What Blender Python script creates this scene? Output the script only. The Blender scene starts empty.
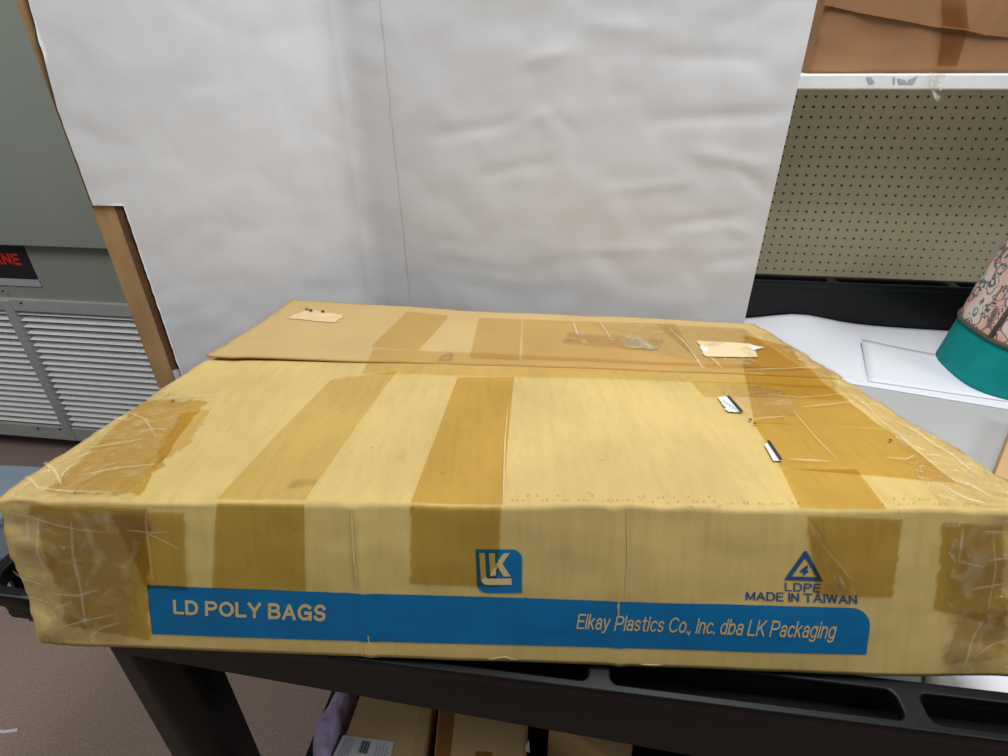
import bpy, bmesh, math, random
import numpy as np
from mathutils import Vector, Matrix, noise
random.seed(4)
scene = bpy.context.scene
C = scene.collection

# ------------------------------------------------------------------ camera
F = 570.0                                   # focal length in pixels of a 1008x756 frame
PITCH, ROLL = math.radians(30.48), math.radians(-0.572)
YAW = math.radians(8.09)                    # shelving, bench and heater stand at this angle
HC = 1.45                                   # lens height above the floor
def _rz(r): c, s = math.cos(r), math.sin(r); return np.array([[c, -s, 0], [s, c, 0], [0, 0, 1.]])
def _rx(p): c, s = math.cos(p), math.sin(p); return np.array([[1., 0, 0], [0, c, -s], [0, s, c]])
M = _rz(ROLL) @ _rx(PITCH)                  # (right, down, forward) -> lens axes
cam_d = bpy.data.cameras.new('camera'); cam = bpy.data.objects.new('camera', cam_d); C.objects.link(cam)
cam_d.sensor_width = 36; cam_d.lens = 36 * F / 1008; cam_d.clip_start = 0.02
def _w(v): return Vector((v[0], v[2], -v[1]))
_x, _y, _z = _w(M[0]), _w(-M[1]), _w(-M[2])
cam.matrix_world = Matrix(((_x.x, _y.x, _z.x, 0), (_x.y, _y.y, _z.y, 0), (_x.z, _y.z, _z.z, HC), (0, 0, 0, 1)))
scene.camera = cam

# ------------------------------------------------------------------ light
scene.view_settings.view_transform = 'Standard'
scene.view_settings.look = 'None'
scene.view_settings.gamma = 1
scene.view_settings.use_curve_mapping = False
scene.view_settings.exposure = -0.1
world = bpy.data.worlds.new('world'); scene.world = world; world.use_nodes = True
world.node_tree.nodes['Background'].inputs[0].default_value = (0.93, 0.97, 1, 1)
world.node_tree.nodes['Background'].inputs[1].default_value = 0.09
def area(loc, size, power, rot=(0, 0, 0), col=(0.97, 0.985, 1.0)):
    l = bpy.data.lights.new('ceiling_or_fill_panel', 'AREA'); l.shape = 'RECTANGLE'; l.size, l.size_y = size
    l.energy = power; l.color = col
    o = bpy.data.objects.new('ceiling_or_fill_panel', l); o.location = loc; o.rotation_euler = rot; C.objects.link(o)
area((0.5, 0.72, 2.72), (0.65, 1.25), 36)
area((-1.9, 0.35, 2.72), (0.65, 1.25), 32)
area((2.3, -0.3, 2.72), (0.65, 1.25), 26)  # unseen lamp added to brighten the pegboard and bag
area((-0.9, -1.3, 2.72), (0.65, 1.25), 9)  # weak unseen lamp added to brighten the things on the lower tray

# ------------------------------------------------------------------ sight lines (metres, z up from the floor)
def ray(px, py):
    d = M.T @ np.array([(px - 504) / F, (py - 378) / F, 1.0]); return np.array([d[0], d[2], -d[1]])
ORG = np.array([0, 0, HC])
def at_y(px, py, y): d = ray(px, py); return ORG + d * y / d[1]
def at_z(px, py, z): d = ray(px, py); return ORG + d * (z - HC) / d[2]
def on_plane(px, py, p0, n): d = ray(px, py); return ORG + d * (np.dot(np.array(p0) - ORG, n) / np.dot(d, n))
def proj(p):
    q = np.array(p) - ORG; c = M @ np.array([q[0], -q[2], q[1]]); return c[:2] / c[2] * F + np.array([504, 378])
RIGHT = np.array([math.cos(YAW), -math.sin(YAW), 0]); FWD = np.array([math.sin(YAW), math.cos(YAW), 0]); UP = np.array([0, 0, 1.0])

# ------------------------------------------------------------------ materials
def s2l(c): return tuple(((v / 12.92) if v <= 0.04045 else ((v + 0.055) / 1.055) ** 2.4) for v in c)
def rgb(r, g, b): return s2l((r / 255, g / 255, b / 255))
def nodes(m): return m.node_tree.nodes, m.node_tree.links
def mat(name, col, rough=0.6, vary=0.0, scale=20, col2=None, bump=0.0, bscale=None, metal=0.0, spec=0.5, stretch=(1, 1, 1), coat=0.0, detail=4, lo=0.35, hi=0.65):
    m = bpy.data.materials.new(name); m.use_nodes = True
    n, l = nodes(m); b = n['Principled BSDF']
    b.inputs['Base Color'].default_value = (*col, 1); b.inputs['Roughness'].default_value = rough
    b.inputs['Metallic'].default_value = metal; b.inputs['Specular IOR Level'].default_value = spec
    b.inputs['Coat Weight'].default_value = coat; b.inputs['Coat Roughness'].default_value = 0.15
    tc = n.new('ShaderNodeTexCoord'); mp = n.new('ShaderNodeMapping'); mp.inputs['Scale'].default_value = stretch
    l.new(tc.outputs['Object'], mp.inputs['Vector'])
    if vary or col2:
        t = n.new('ShaderNodeTexNoise'); t.inputs['Scale'].default_value = scale; t.inputs['Detail'].default_value = detail
        l.new(mp.outputs[0], t.inputs['Vector'])
        r = n.new('ShaderNodeValToRGB'); r.color_ramp.elements[0].position = lo; r.color_ramp.elements[1].position = hi
        c2 = col2 or tuple(min(1, v * (1 + vary)) for v in col); c1 = col if col2 else tuple(v * (1 - vary) for v in col)
        r.color_ramp.elements[0].color = (*c1, 1); r.color_ramp.elements[1].color = (*c2, 1)
        l.new(t.outputs['Fac'], r.inputs['Fac']); l.new(r.outputs['Color'], b.inputs['Base Color'])
    if bump:
        t = n.new('ShaderNodeTexNoise'); t.inputs['Scale'].default_value = bscale or scale; t.inputs['Detail'].default_value = 5
        l.new(mp.outputs[0], t.inputs['Vector'])
        u = n.new('ShaderNodeBump'); u.inputs['Strength'].default_value = bump; u.inputs['Distance'].default_value = 0.01
        l.new(t.outputs['Fac'], u.inputs['Height']); l.new(u.outputs['Normal'], b.inputs['Normal'])
    return m
def film(name, tint, gloss=0.07, rough=0.12, bump=0.4, bscale=60, milk=0.0, mscale=40, stretch=(1, 1, 1), milk_col=(0.8, 0.78, 0.72)):
    """adhesive tape: tinted see-through sheet with a glossy, wrinkled face; milk = share of clouded creases"""
    m = bpy.data.materials.new(name); m.use_nodes = True
    n, l = nodes(m); n.remove(n['Principled BSDF']); out = n['Material Output']
    tr = n.new('ShaderNodeBsdfTransparent'); tr.inputs[0].default_value = (*tint, 1)
    gl = n.new('ShaderNodeBsdfGlossy'); gl.inputs['Roughness'].default_value = rough; gl.inputs[0].default_value = (1, 1, 1, 1)
    tc = n.new('ShaderNodeTexCoord'); mp = n.new('ShaderNodeMapping'); mp.inputs['Scale'].default_value = stretch
    l.new(tc.outputs['Object'], mp.inputs[0])
    t = n.new('ShaderNodeTexNoise'); t.inputs['Scale'].default_value = bscale; t.inputs['Detail'].default_value = 6; l.new(mp.outputs[0], t.inputs['Vector'])
    bu = n.new('ShaderNodeBump'); bu.inputs['Strength'].default_value = bump; bu.inputs['Distance'].default_value = 0.01
    l.new(t.outputs['Fac'], bu.inputs['Height']); l.new(bu.outputs[0], gl.inputs['Normal'])
    lw = n.new('ShaderNodeLayerWeight'); lw.inputs[0].default_value = 0.12; ml = n.new('ShaderNodeMath'); ml.operation = 'MULTIPLY'; ml.inputs[1].default_value = 0.25; l.new(lw.outputs['Fresnel'], ml.inputs[0])
    ad = n.new('ShaderNodeMath'); ad.operation = 'ADD'; ad.inputs[1].default_value = gloss; l.new(ml.outputs[0], ad.inputs[0])
    ad.use_clamp = True
    mx = n.new('ShaderNodeMixShader'); l.new(ad.outputs[0], mx.inputs[0]); l.new(tr.outputs[0], mx.inputs[1]); l.new(gl.outputs[0], mx.inputs[2])
    last = mx
    if milk:
        di = n.new('ShaderNodeBsdfDiffuse'); di.inputs[0].default_value = (*milk_col, 1)
        t2 = n.new('ShaderNodeTexNoise'); t2.inputs['Scale'].default_value = mscale; t2.inputs['Detail'].default_value = 8; t2.inputs['Distortion'].default_value = 1.5
        l.new(mp.outputs[0], t2.inputs['Vector'])
        r = n.new('ShaderNodeValToRGB'); r.color_ramp.elements[0].position = 0.5; r.color_ramp.elements[1].position = 0.72
        r.color_ramp.elements[0].color = (0, 0, 0, 1); r.color_ramp.elements[1].color = (milk, milk, milk, 1)
        l.new(t2.outputs['Fac'], r.inputs[0])
        m2 = n.new('ShaderNodeMixShader'); l.new(r.outputs[0], m2.inputs[0]); l.new(mx.outputs[0], m2.inputs[1]); l.new(di.outputs[0], m2.inputs[2]); last = m2
    l.new(last.outputs[0], out.inputs['Surface'])
    return m

MAT = {}
MAT['carpet'] = mat('carpet', rgb(156, 135, 124), 0.95, 0.22, 260, bump=0.6, bscale=400, spec=0.1)
MAT['wallpaint'] = mat('wall_paint', rgb(190, 186, 176), 0.8, 0.03, 6)
MAT['unit_grey'] = mat('unit_grey', rgb(146, 152, 141), 0.42, 0.03, 3, bump=0.03, bscale=60)
MAT['metal'] = mat('brushed_metal', rgb(186, 186, 184), 0.38, 0.05, 30, metal=0.2)
MAT['slat'] = mat('slat_metal', rgb(246, 246, 244), 0.4, 0.03, 30)
MAT['duct'] = mat('dark_duct', rgb(58, 54, 54), 0.8)
MAT['black'] = mat('black_plastic', rgb(15, 15, 17), 0.42, 0.12, 40, bump=0.03, bscale=300, spec=0.3)
MAT['black_gloss'] = mat('black_plastic_worn', rgb(19, 18, 18), 0.4, 0.3, 14, spec=0.3, bump=0.25, bscale=40, stretch=(1, 1, 0.2))
MAT['plate_black'] = mat('plate_black', rgb(34, 32, 36), 0.4)
MAT['plate_grey'] = mat('plate_silver', rgb(176, 178, 186), 0.4)
MAT['red'] = mat('red_enamel', rgb(222, 52, 38), 0.45)
MAT['peg'] = mat('pegboard_putty', rgb(216, 207, 172), 0.6, 0.02, 8)
MAT['dark'] = mat('dark_void', rgb(22, 20, 18), 0.9)
MAT['white_metal'] = mat('white_metal', rgb(240, 242, 240), 0.35, 0.03, 20)
MAT['scuff'] = mat('scuff_grey', rgb(178, 180, 186), 0.6)
MAT['paper'] = mat('white_paper', rgb(219, 221, 226), 0.55, 0.015, 5, bump=0.05, bscale=30, spec=0.35)
MAT['sheet'] = mat('white_sheet', rgb(238, 240, 246), 0.6, 0.01, 5)
MAT['greyboard'] = mat('grey_board', rgb(186, 186, 186), 0.7, 0.02, 6)
MAT['kraft_edge'] = mat('kraft_edge', rgb(172, 138, 96), 0.85, 0.16, 30, stretch=(1, 1, 0.3))
MAT['kraft_dark'] = mat('kraft_dark', rgb(104, 72, 48), 0.85, 0.15, 30)
MAT['kraft'] = None
MAT['brown_card'] = mat('brown_card', rgb(148, 106, 70), 0.75, 0.07, 7, bump=0.15, bscale=9)
MAT['brown_tape'] = film('brown_tape', (0.72, 0.6, 0.45), 0.03, 0.25, 0.2, 40)
MAT['dim_card'] = mat('dim_card', rgb(206, 170, 122), 0.8, 0.06, 9)
MAT['label'] = mat('label_white', rgb(222, 224, 226), 0.6)
MAT['ink'] = mat('ink_dark', rgb(40, 40, 46), 0.7)
MAT['blue'] = mat('blue_ink', rgb(4, 107, 161), 0.5, 0.06, 25, spec=0.4)
MAT['navy'] = mat('navy_ink', rgb(34, 78, 128), 0.6)
MAT['torn'] = mat('torn_label_backing', rgb(222, 192, 146), 0.85, 0.05, 40)
MAT['beige'] = mat('beige_paper', rgb(224, 202, 158), 0.8, 0.03, 40)
MAT['crease'] = mat('card_crease', rgb(206, 182, 126), 0.7)
def soft_film(name, col, k):
    m = bpy.data.materials.new(name); m.use_nodes = True; n, l = nodes(m); n.remove(n['Principled BSDF'])
    tr = n.new('ShaderNodeBsdfTransparent'); di = n.new('ShaderNodeBsdfDiffuse'); di.inputs[0].default_value = (*col, 1); mx = n.new('ShaderNodeMixShader'); mx.inputs[0].default_value = k
    l.new(tr.outputs[0], mx.inputs[1]); l.new(di.outputs[0], mx.inputs[2]); l.new(mx.outputs[0], n['Material Output'].inputs[0]); return m
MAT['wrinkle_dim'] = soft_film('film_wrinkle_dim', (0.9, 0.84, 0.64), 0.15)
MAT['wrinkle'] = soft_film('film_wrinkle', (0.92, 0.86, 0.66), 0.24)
MAT['tape'] = film('amber_tape', (0.89, 0.81, 0.58), 0.03, 0.2, 0.22, 70)
MAT['tape2'] = film('pale_amber_tape', (0.93, 0.88, 0.74), 0.03, 0.22, 0.22, 70)
MAT['clear'] = film('clear_film', (0.99, 0.98, 0.95), 0.07, 0.10, 1.0, 80, milk=0.3, mscale=26, stretch=(1, 1, 1), milk_col=(0.66, 0.54, 0.30))
MAT['greytape'] = film('greyed_tape', (0.9, 0.87, 0.8), 0.04, 0.35, 0.4, 60, milk=0.55, mscale=14, milk_col=(0.6, 0.53, 0.38))
MAT['teal'] = mat('teal_cloth', rgb(0, 138, 136), 0.75, 0.08, 14, bump=0.15, bscale=500, spec=0.25)
MAT['olive'] = mat('olive_piping', rgb(88, 80, 66), 0.8, 0.1, 200)
MAT['tote'] = mat('tote_plastic', rgb(158, 176, 192), 0.35, 0.03, 8)
MAT['lilac'] = mat('lilac_cloth', rgb(226, 204, 250), 0.85, 0.06, 18, bump=0.1, bscale=200, spec=0.2)

def kraft_material():
    m = mat('kraft_card', rgb(210, 184, 114), 0.62, 0.07, 5, bump=0.06, bscale=30, spec=0.3)
    n, l = nodes(m); b = n['Principled BSDF']; old = b.inputs['Base Color'].links[0].from_socket
    tc = n.new('ShaderNodeTexCoord')
    def ramp(fac, p0, p1, v0, v1):
        r = n.new('ShaderNodeValToRGB'); r.color_ramp.elements[0].position = p0; r.color_ramp.elements[1].position = p1
        r.color_ramp.elements[0].color = (*v0, 1); r.color_ramp.elements[1].color = (*v1, 1); l.new(fac, r.inputs[0]); return r.outputs[0]
    def mul(a, bsock):
        x = n.new('ShaderNodeMix'); x.data_type = 'RGBA'; x.blend_type = 'MULTIPLY'; x.inputs[0].default_value = 1
        l.new(a, x.inputs[6]); l.new(bsock, x.inputs[7]); return x.outputs[2]
    # rubbed streaks along the flutes, front to back
    mp = n.new('ShaderNodeMapping'); mp.inputs['Scale'].default_value = (26, 1.6, 3); l.new(tc.outputs['Object'], mp.inputs[0])
    t = n.new('ShaderNodeTexNoise'); t.inputs['Scale'].default_value = 3.2; t.inputs['Detail'].default_value = 5; l.new(mp.outputs[0], t.inputs['Vector'])
    c = mul(old, ramp(t.outputs['Fac'], 0.36, 0.58, (0.955, 0.945, 0.93), (1, 1, 1)))
    # fine flute dashes
    mp2 = n.new('ShaderNodeMapping'); mp2.inputs['Scale'].default_value = (120, 26, 20); l.new(tc.outputs['Object'], mp2.inputs[0])
    t2 = n.new('ShaderNodeTexNoise'); t2.inputs['Scale'].default_value = 1.0; t2.inputs['Detail'].default_value = 3; l.new(mp2.outputs[0], t2.inputs['Vector'])
    c = mul(c, ramp(t2.outputs['Fac'], 0.3, 0.5, (0.94, 0.93, 0.90), (1, 1, 1)))
    # specks
    t3 = n.new('ShaderNodeTexNoise'); t3.inputs['Scale'].default_value = 90; t3.inputs['Detail'].default_value = 2; l.new(tc.outputs['Object'], t3.inputs['Vector'])
    c = mul(c, ramp(t3.outputs['Fac'], 0.22, 0.28, (0.8, 0.74, 0.62), (1, 1, 1)))
    # greyer, dustier areas
    t4 = n.new('ShaderNodeTexNoise'); t4.inputs['Scale'].default_value = 2.3; t4.inputs['Detail'].default_value = 3; l.new(tc.outputs['Object'], t4.inputs['Vector'])
    c = mul(c, ramp(t4.outputs['Fac'], 0.42, 0.62, (0.92, 0.89, 0.93), (1, 1, 1)))
    l.new(c, b.inputs['Base Color'])
    return m
MAT['kraft'] = kraft_material()
MAT['flap'] = mat('flap_card', rgb(198, 168, 112), 0.65, 0.05, 6, bump=0.08, bscale=40, spec=0.3)

def floral_material():
    m = bpy.data.materials.new('floral_cloth'); m.use_nodes = True; n, l = nodes(m); b = n['Principled BSDF']
    b.inputs['Roughness'].default_value = 0.85; b.inputs['Specular IOR Level'].default_value = 0.2
    tc = n.new('ShaderNodeTexCoord')
    def ramp(fac, els):
        r = n.new('ShaderNodeValToRGB'); r.color_ramp.interpolation = 'LINEAR'
        while len(r.color_ramp.elements) < len(els): r.color_ramp.elements.new(0.5)
        for e, (p, c) in zip(r.color_ramp.elements, els): e.position = p; e.color = (*c, 1)
        l.new(fac, r.inputs[0]); return r.outputs[0]
    def mix(fac, a, bb):
        x = n.new('ShaderNodeMix'); x.data_type = 'RGBA'; l.new(fac, x.inputs[0])
        for s, v in ((6, a), (7, bb)):
            if isinstance(v, tuple): x.inputs[s].default_value = (*v, 1)
            else: l.new(v, x.inputs[s])
        return x.outputs[2]
    t = n.new('ShaderNodeTexNoise'); t.inputs['Scale'].default_value = 14; l.new(tc.outputs['Object'], t.inputs['Vector'])
    base = ramp(t.outputs['Fac'], [(0.4, rgb(224, 172, 152)), (0.6, rgb(226, 206, 192))])
    nz = n.new('ShaderNodeTexNoise'); nz.inputs['Scale'].default_value = 30; l.new(tc.outputs['Object'], nz.inputs['Vector'])
    ma = n.new('ShaderNodeMix'); ma.data_type = 'RGBA'; ma.inputs[0].default_value = 0.025; l.new(tc.outputs['Object'], ma.inputs[6]); l.new(nz.outputs['Color'], ma.inputs[7])
    w = n.new('ShaderNodeTexVoronoi'); w.inputs['Scale'].default_value = 30; w.feature = 'F1'; l.new(ma.outputs[2], w.inputs['Vector'])
    ring = ramp(w.outputs['Distance'], [(0.0, (1, 1, 1)), (0.16, (1, 1, 1)), (0.19, (0, 0, 0)), (0.36, (0, 0, 0)), (0.39, (0.9, 0.9, 0.9)), (0.44, (0.9, 0.9, 0.9)), (0.47, (0, 0, 0))])
    c = mix(ring, base, rgb(52, 120, 124))
    w2 = n.new('ShaderNodeTexVoronoi'); w2.inputs['Scale'].default_value = 70; l.new(ma.outputs[2], w2.inputs['Vector'])
    dot = ramp(w2.outputs['Distance'], [(0.18, (1, 1, 1)), (0.24, (0, 0, 0))])
    c = mix(dot, c, rgb(66, 82, 108))
    wv = n.new('ShaderNodeTexWave'); wv.inputs['Scale'].default_value = 14; wv.inputs['Distortion'].default_value = 14; wv.inputs['Detail'].default_value = 1.5; l.new(tc.outputs['Object'], wv.inputs['Vector'])
    ln = ramp(wv.outputs['Fac'], [(0.9, (0, 0, 0)), (0.96, (0.8, 0.8, 0.8))])
    c = mix(ln, c, rgb(86, 88, 92))
    l.new(c, b.inputs['Base Color'])
    return m
MAT['floral'] = floral_material()

# ------------------------------------------------------------------ helpers
def link(name, me, m, parent=None):
    o = bpy.data.objects.new(name, me); C.objects.link(o)
    if m: me.materials.append(MAT[m] if isinstance(m, str) else m)
    if parent:
        o.parent = parent; o.matrix_parent_inverse = parent.matrix_basis.inverted()
    return o
def mesh(name, verts, faces, m, parent=None, smooth=False):
    me = bpy.data.meshes.new(name); me.from_pydata([tuple(float(c) for c in v) for v in verts], [], faces); me.validate()
    b = bmesh.new(); b.from_mesh(me); bmesh.ops.recalc_face_normals(b, faces=b.faces); b.to_mesh(me); b.free()
    if smooth:
        for p in me.polygons: p.use_smooth = True
    return link(name, me, m, parent)
def sheet(name, verts, faces, m, parent=None, smooth=True):          # keeps face order (open sheets)
    me = bpy.data.meshes.new(name); me.from_pydata([tuple(float(c) for c in v) for v in verts], [], faces)
    if smooth:
        for p in me.polygons: p.use_smooth = True
    return link(name, me, m, parent)
def tag(o, label, cat, group=None):
    o['label'] = label; o['category'] = cat
    if group: o['group'] = group
    return o
def thing(name, label, cat, loc=(0, 0, 0), group=None):
    o = bpy.data.objects.new(name, None); C.objects.link(o); o.location = tuple(float(v) for v in loc); o.empty_display_size = 0.05
    return tag(o, label, cat, group)
def struct(o): o['kind'] = 'structure'; return o
def obox(o0, ax, ay, az, a, b, c, bevel=0.0, seg=2):
    """mesh data of a box in the frame o0 + ax*x + ay*y + az*z, x in a, y in b, z in c"""
    vs = [np.array(o0) + np.array(ax) * x + np.array(ay) * y + np.array(az) * z for x in a for y in b for z in c]
    bm = bmesh.new(); v = [bm.verts.new(tuple(p)) for p in vs]
    for f in ((0, 1, 3, 2), (4, 6, 7, 5), (0, 4, 5, 1), (2, 3, 7, 6), (0, 2, 6, 4), (1, 5, 7, 3)): bm.faces.new([v[i] for i in f])
    bmesh.ops.recalc_face_normals(bm, faces=bm.faces)
    if bevel: bmesh.ops.bevel(bm, geom=list(bm.edges), offset=bevel, segments=seg, affect='EDGES', profile=0.5)
    return bm
def boxpart(name, o0, a, b, c, m, parent=None, bevel=0.0, ax=RIGHT, ay=FWD, az=UP):
    bm = obox(o0, ax, ay, az, a, b, c, bevel); me = bpy.data.meshes.new(name); bm.to_mesh(me); bm.free(); return link(name, me, m, parent)
def curve_mesh(cu):
    o = bpy.data.objects.new('tmp', cu); C.objects.link(o)
    dg = bpy.context.evaluated_depsgraph_get(); me = bpy.data.meshes.new_from_object(o.evaluated_get(dg))
    bpy.data.objects.remove(o); bpy.data.curves.remove(cu); return me
def plate(loops, extrude, bevel=0.0):
    """flat plate in xy with outline loops[0] and holes loops[1:], thickness 2*extrude"""
    cu = bpy.data.curves.new('plate', 'CURVE'); cu.dimensions = '2D'; cu.fill_mode = 'BOTH'; cu.extrude = extrude
    cu.bevel_depth = bevel; cu.bevel_resolution = 2
    for lp in loops:
        s = cu.splines.new('POLY'); s.points.add(len(lp) - 1); s.use_cyclic_u = True
        for p, q in zip(s.points, lp): p.co = (q[0], q[1], 0, 1)
    return curve_mesh(cu)
def rrect(x0, x1, y0, y1, r, n=5, corners=(1, 1, 1, 1)):
    out = []
    for (cx, cy, a0, on) in ((x1 - r, y1 - r, 0, corners[0]), (x0 + r, y1 - r, 90, corners[1]), (x0 + r, y0 + r, 180, corners[2]), (x1 - r, y0 + r, 270, corners[3])):
        if not on:
            sx = 1 if a0 in (0, 270) else -1; sy = 1 if a0 in (0, 90) else -1
            out.append((cx + sx * r, cy + sy * r)); continue
        for k in range(n + 1):
            a = math.radians(a0 + 90 * k / n); out.append((cx + r * math.cos(a), cy + r * math.sin(a)))
    return out
def _arc(cx, cy, rx, ry, a0, a1, n=12): return [(cx + rx * math.cos(math.radians(a0 + (a1 - a0) * k / n)), cy + ry * math.sin(math.radians(a0 + (a1 - a0) * k / n))) for k in range(n + 1)]
def _ell(cx, cy, rx, ry): return _arc(cx, cy, rx, ry, 0, 360, 20)
_P = [[(0, 0), (0, 1)], [(0, 1), (.35, 1)] + _arc(.35, .74, .25, .26, 90, -90) + [(0, .48)]]
GLYPH = {'L': [[(0, 1), (0, 0), (.5, 0)]], 'D': [[(0, 0), (0, 1)], [(0, 1), (.3, 1)] + _arc(.3, .5, .35, .5, 90, -90) + [(0, 0)]], 'P': _P, 'R': _P + [[(.32, .48), (.6, 0)]],
    'O': [_ell(.38, .5, .38, .5)], 'Y': [[(0, 1), (.33, .44), (.66, 1)], [(.33, .44), (.33, 0)]], 'A': [[(0, 0), (.34, 1), (.68, 0)], [(.12, .32), (.56, .32)]],
    'B': [[(0, 0), (0, 1)], [(0, 1), (.33, 1)] + _arc(.33, .76, .22, .24, 90, -90) + [(0, .52)], [(.3, .52)] + _arc(.35, .26, .26, .26, 90, -90) + [(0, 0)]],
    'G': [_arc(.38, .5, .38, .5, 45, 322) + [(.72, .46), (.42, .46)], [(.72, .46), (.72, 0)]], 'S': [_arc(.29, .745, .26, .255, 15, 270) + _arc(.29, .245, .28, .245, 90, -165)],
    'E': [[(.52, 1), (0, 1), (0, 0), (.52, 0)], [(0, .52), (.47, .52)]], 'C': [_arc(.38, .5, .38, .5, 45, 315)], 'I': [[(0, 1), (0, 0)]],
    'K': [[(0, 0), (0, 1)], [(.56, 1), (0, .38)], [(.2, .6), (.6, 0)]], 'M': [[(0, 0), (0, 1), (.36, .05), (.72, 1), (.72, 0)]], 'N': [[(0, 0), (0, 1), (.58, 0), (.58, 1)]],
    'T': [[(0, 1), (.62, 1)], [(.31, 1), (.31, 0)]], 'W': [[(0, 1), (.22, 0), (.44, 1), (.66, 0), (.88, 1)]], '4': [[(.42, 0), (.42, 1), (0, .3), (.6, .3)]],
    'l': [[(0, 1), (0, 0)]], 'k': [[(0, 0), (0, 1)], [(.38, .72), (0, .3)], [(.14, .44), (.42, 0)]], 'a': [_arc(.23, .5, .2, .22, 160, 0) + [(.43, 0)], _ell(.21, .21, .21, .21)],
    'y': [[(0, .72), (.23, .0)], [(.46, .72), (.2, -.1), (.12, -.25), (0, -.26)]], 's': [_arc(.2, .54, .18, .18, 20, 270, 8) + _arc(.2, .18, .2, .18, 90, -160, 8)],
    't': [[(.14, .95), (.14, .1), (.2, 0), (.3, 0)], [(0, .72), (.28, .72)]], 'i': [[(0, .72), (0, 0)], [(0, .93), (0, 1.0)]], 'c': [_arc(.24, .36, .24, .36, 45, 315)],
    'o': [_ell(.25, .36, .25, .36)], '.': [[(0, 0), (0, .05)]], ',': [[(0, .05), (0, -.02), (-.05, -.16)]], 'n': [[(0, 0), (0, .72)], [(0, .4)] + _arc(.21, .46, .21, .26, 180, 0) + [(.42, 0)]],
    'd': [_ell(.23, .36, .23, .36), [(.46, 1), (.46, 0)]], 'b': [_ell(.23, .36, .23, .36), [(0, 1), (0, 0)]], 'g': [_ell(.23, .36, .23, .36), [(.46, .72), (.46, -.1)] + _arc(.23, -.1, .23, .17, 0, -150)]}
def text_mesh(body, weight=.16, shear=0.0, gap=.12):
    """sans lettering drawn with strokes of even weight, cap height 1"""
    vs, fs = [], []; x0 = 0.0; h = weight / 2
    for ch in body:
        if ch == ' ': x0 += .34; continue
        st = GLYPH[ch]; wid = max(p[0] for s_ in st for p in s_)
        for s_ in st:
            pts = [np.array((p[0] + x0, p[1] * (1 - weight) + h)) for p in s_]
            for k, (a, b) in enumerate(zip(pts[:-1], pts[1:])):
                t = b - a; L = np.linalg.norm(t)
                if L < 1e-6: continue
                t = t / L; nn_ = np.array((-t[1], t[0])) * h
                a2 = a - t * (h if k == 0 else h * .35); b2 = b + t * (h if k == len(pts) - 2 else h * .35); o_ = len(vs)
                vs += [a2 - nn_, b2 - nn_, b2 + nn_, a2 + nn_]; fs.append((o_, o_ + 1, o_ + 2, o_ + 3))
        x0 += wid + weight + gap
    me = bpy.data.meshes.new('lettering'); me.from_pydata([(float(v[0] + shear * v[1]), float(v[1]), 0) for v in vs], [], fs); return me
def tube(pts, rad, n=8, closed=False):
    pts = [np.array(p, float) for p in pts]; vs, fs = [], []; N = len(pts); up = UP
    for i, p in enumerate(pts):
        a = pts[(i - 1) % N] if closed else pts[max(0, i - 1)]; b = pts[(i + 1) % N] if closed else pts[min(N - 1, i + 1)]
        t = b - a; t = t / (np.linalg.norm(t) + 1e-9)
        s = np.cross(t, up); s = s / (np.linalg.norm(s) + 1e-9) if np.linalg.norm(s) > 1e-3 else np.array([1., 0, 0]); q = np.cross(s, t)
        r = rad[i] if hasattr(rad, '__len__') else rad
        for k in range(n): vs.append(p + r * (math.cos(2 * math.pi * k / n) * s + math.sin(2 * math.pi * k / n) * q))
    for i in range(N if closed else N - 1):
        for k in range(n):
            j = (i + 1) % N; fs.append((i * n + k, i * n + (k + 1) % n, j * n + (k + 1) % n, j * n + k))
    if not closed: fs += [tuple(range(n)), tuple((N - 1) * n + k for k in range(n))]
    return vs, fs
def fbm(x, y, z=0.0, o=4): return noise.fractal(Vector((x, y, z)), 1.0, 2.0, o)

# ================================================================== setting
FLOOR = 0.0
struct(mesh('floor', [(-4, -3, 0), (3.5, -3, 0), (3.5, 3.2, 0), (-4, 3.2, 0)], [(0, 1, 2, 3)], 'carpet'))
PEG0 = np.array([0.8207, 1.7023, HC - 0.1323])                 # a hole of the top visible row
WALL = PEG0 + FWD * 0.75
struct(boxpart('wall_back', (WALL[0], WALL[1], 0), (-4.2, 2.0), (0, 0.08), (0, 2.75), 'wallpaint'))

# ================================================================== shelving with pegboard
IN = 0.0254
sh = thing('shelving_unit', 'putty coloured pegboard shelving unit with a white metal shelf', 'shelving', (PEG0[0], PEG0[1], 0))
def pegboard():
    vs, fs = [], []; c0, c1, r0, r1 = -14, 34, -26, 21
    R = 0.0036; K = 8; half = IN / 2; T = 0.005
    base = len(vs); nx = c1 - c0 + 2
    def P(x, z, d=0.0): return PEG0 + RIGHT * x - UP * z + FWD * d
    for j in range(r0, r1 + 2):
        for i in range(c0, c1 + 2): vs.append(P((i - .5) * IN, (j - .5) * IN))
    for j in range(r0, r1 + 1):
        for i in range(c0, c1 + 1):
            a = (j - r0) * nx + (i - c0); q = [a, a + 1, a + 1 + nx, a + nx]       # corners: TL TR BR BL
            o = len(vs)
            for k in range(K):
                t = 2 * math.pi * (k + .5) / K - math.pi * .75 - math.pi / K
                vs.append(P(i * IN + R * math.cos(t), j * IN + R * math.sin(t)))
            for k in range(K): vs.append(np.array(vs[o + k]) + FWD * T)
            for s in range(4):                                                     # side s from corner s to s+1, ring pts 2s..2s+2
                fs.append((q[s], q[(s + 1) % 4], o + (2 * s + 2) % K, o + (2 * s + 1) % K, o + 2 * s))
            for k in range(K): fs.append((o + k, o + (k + 1) % K, o + K + (k + 1) % K, o + K + k))
    return vs, fs
sheet('pegboard', *pegboard(), 'peg', sh, smooth=False)
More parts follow.
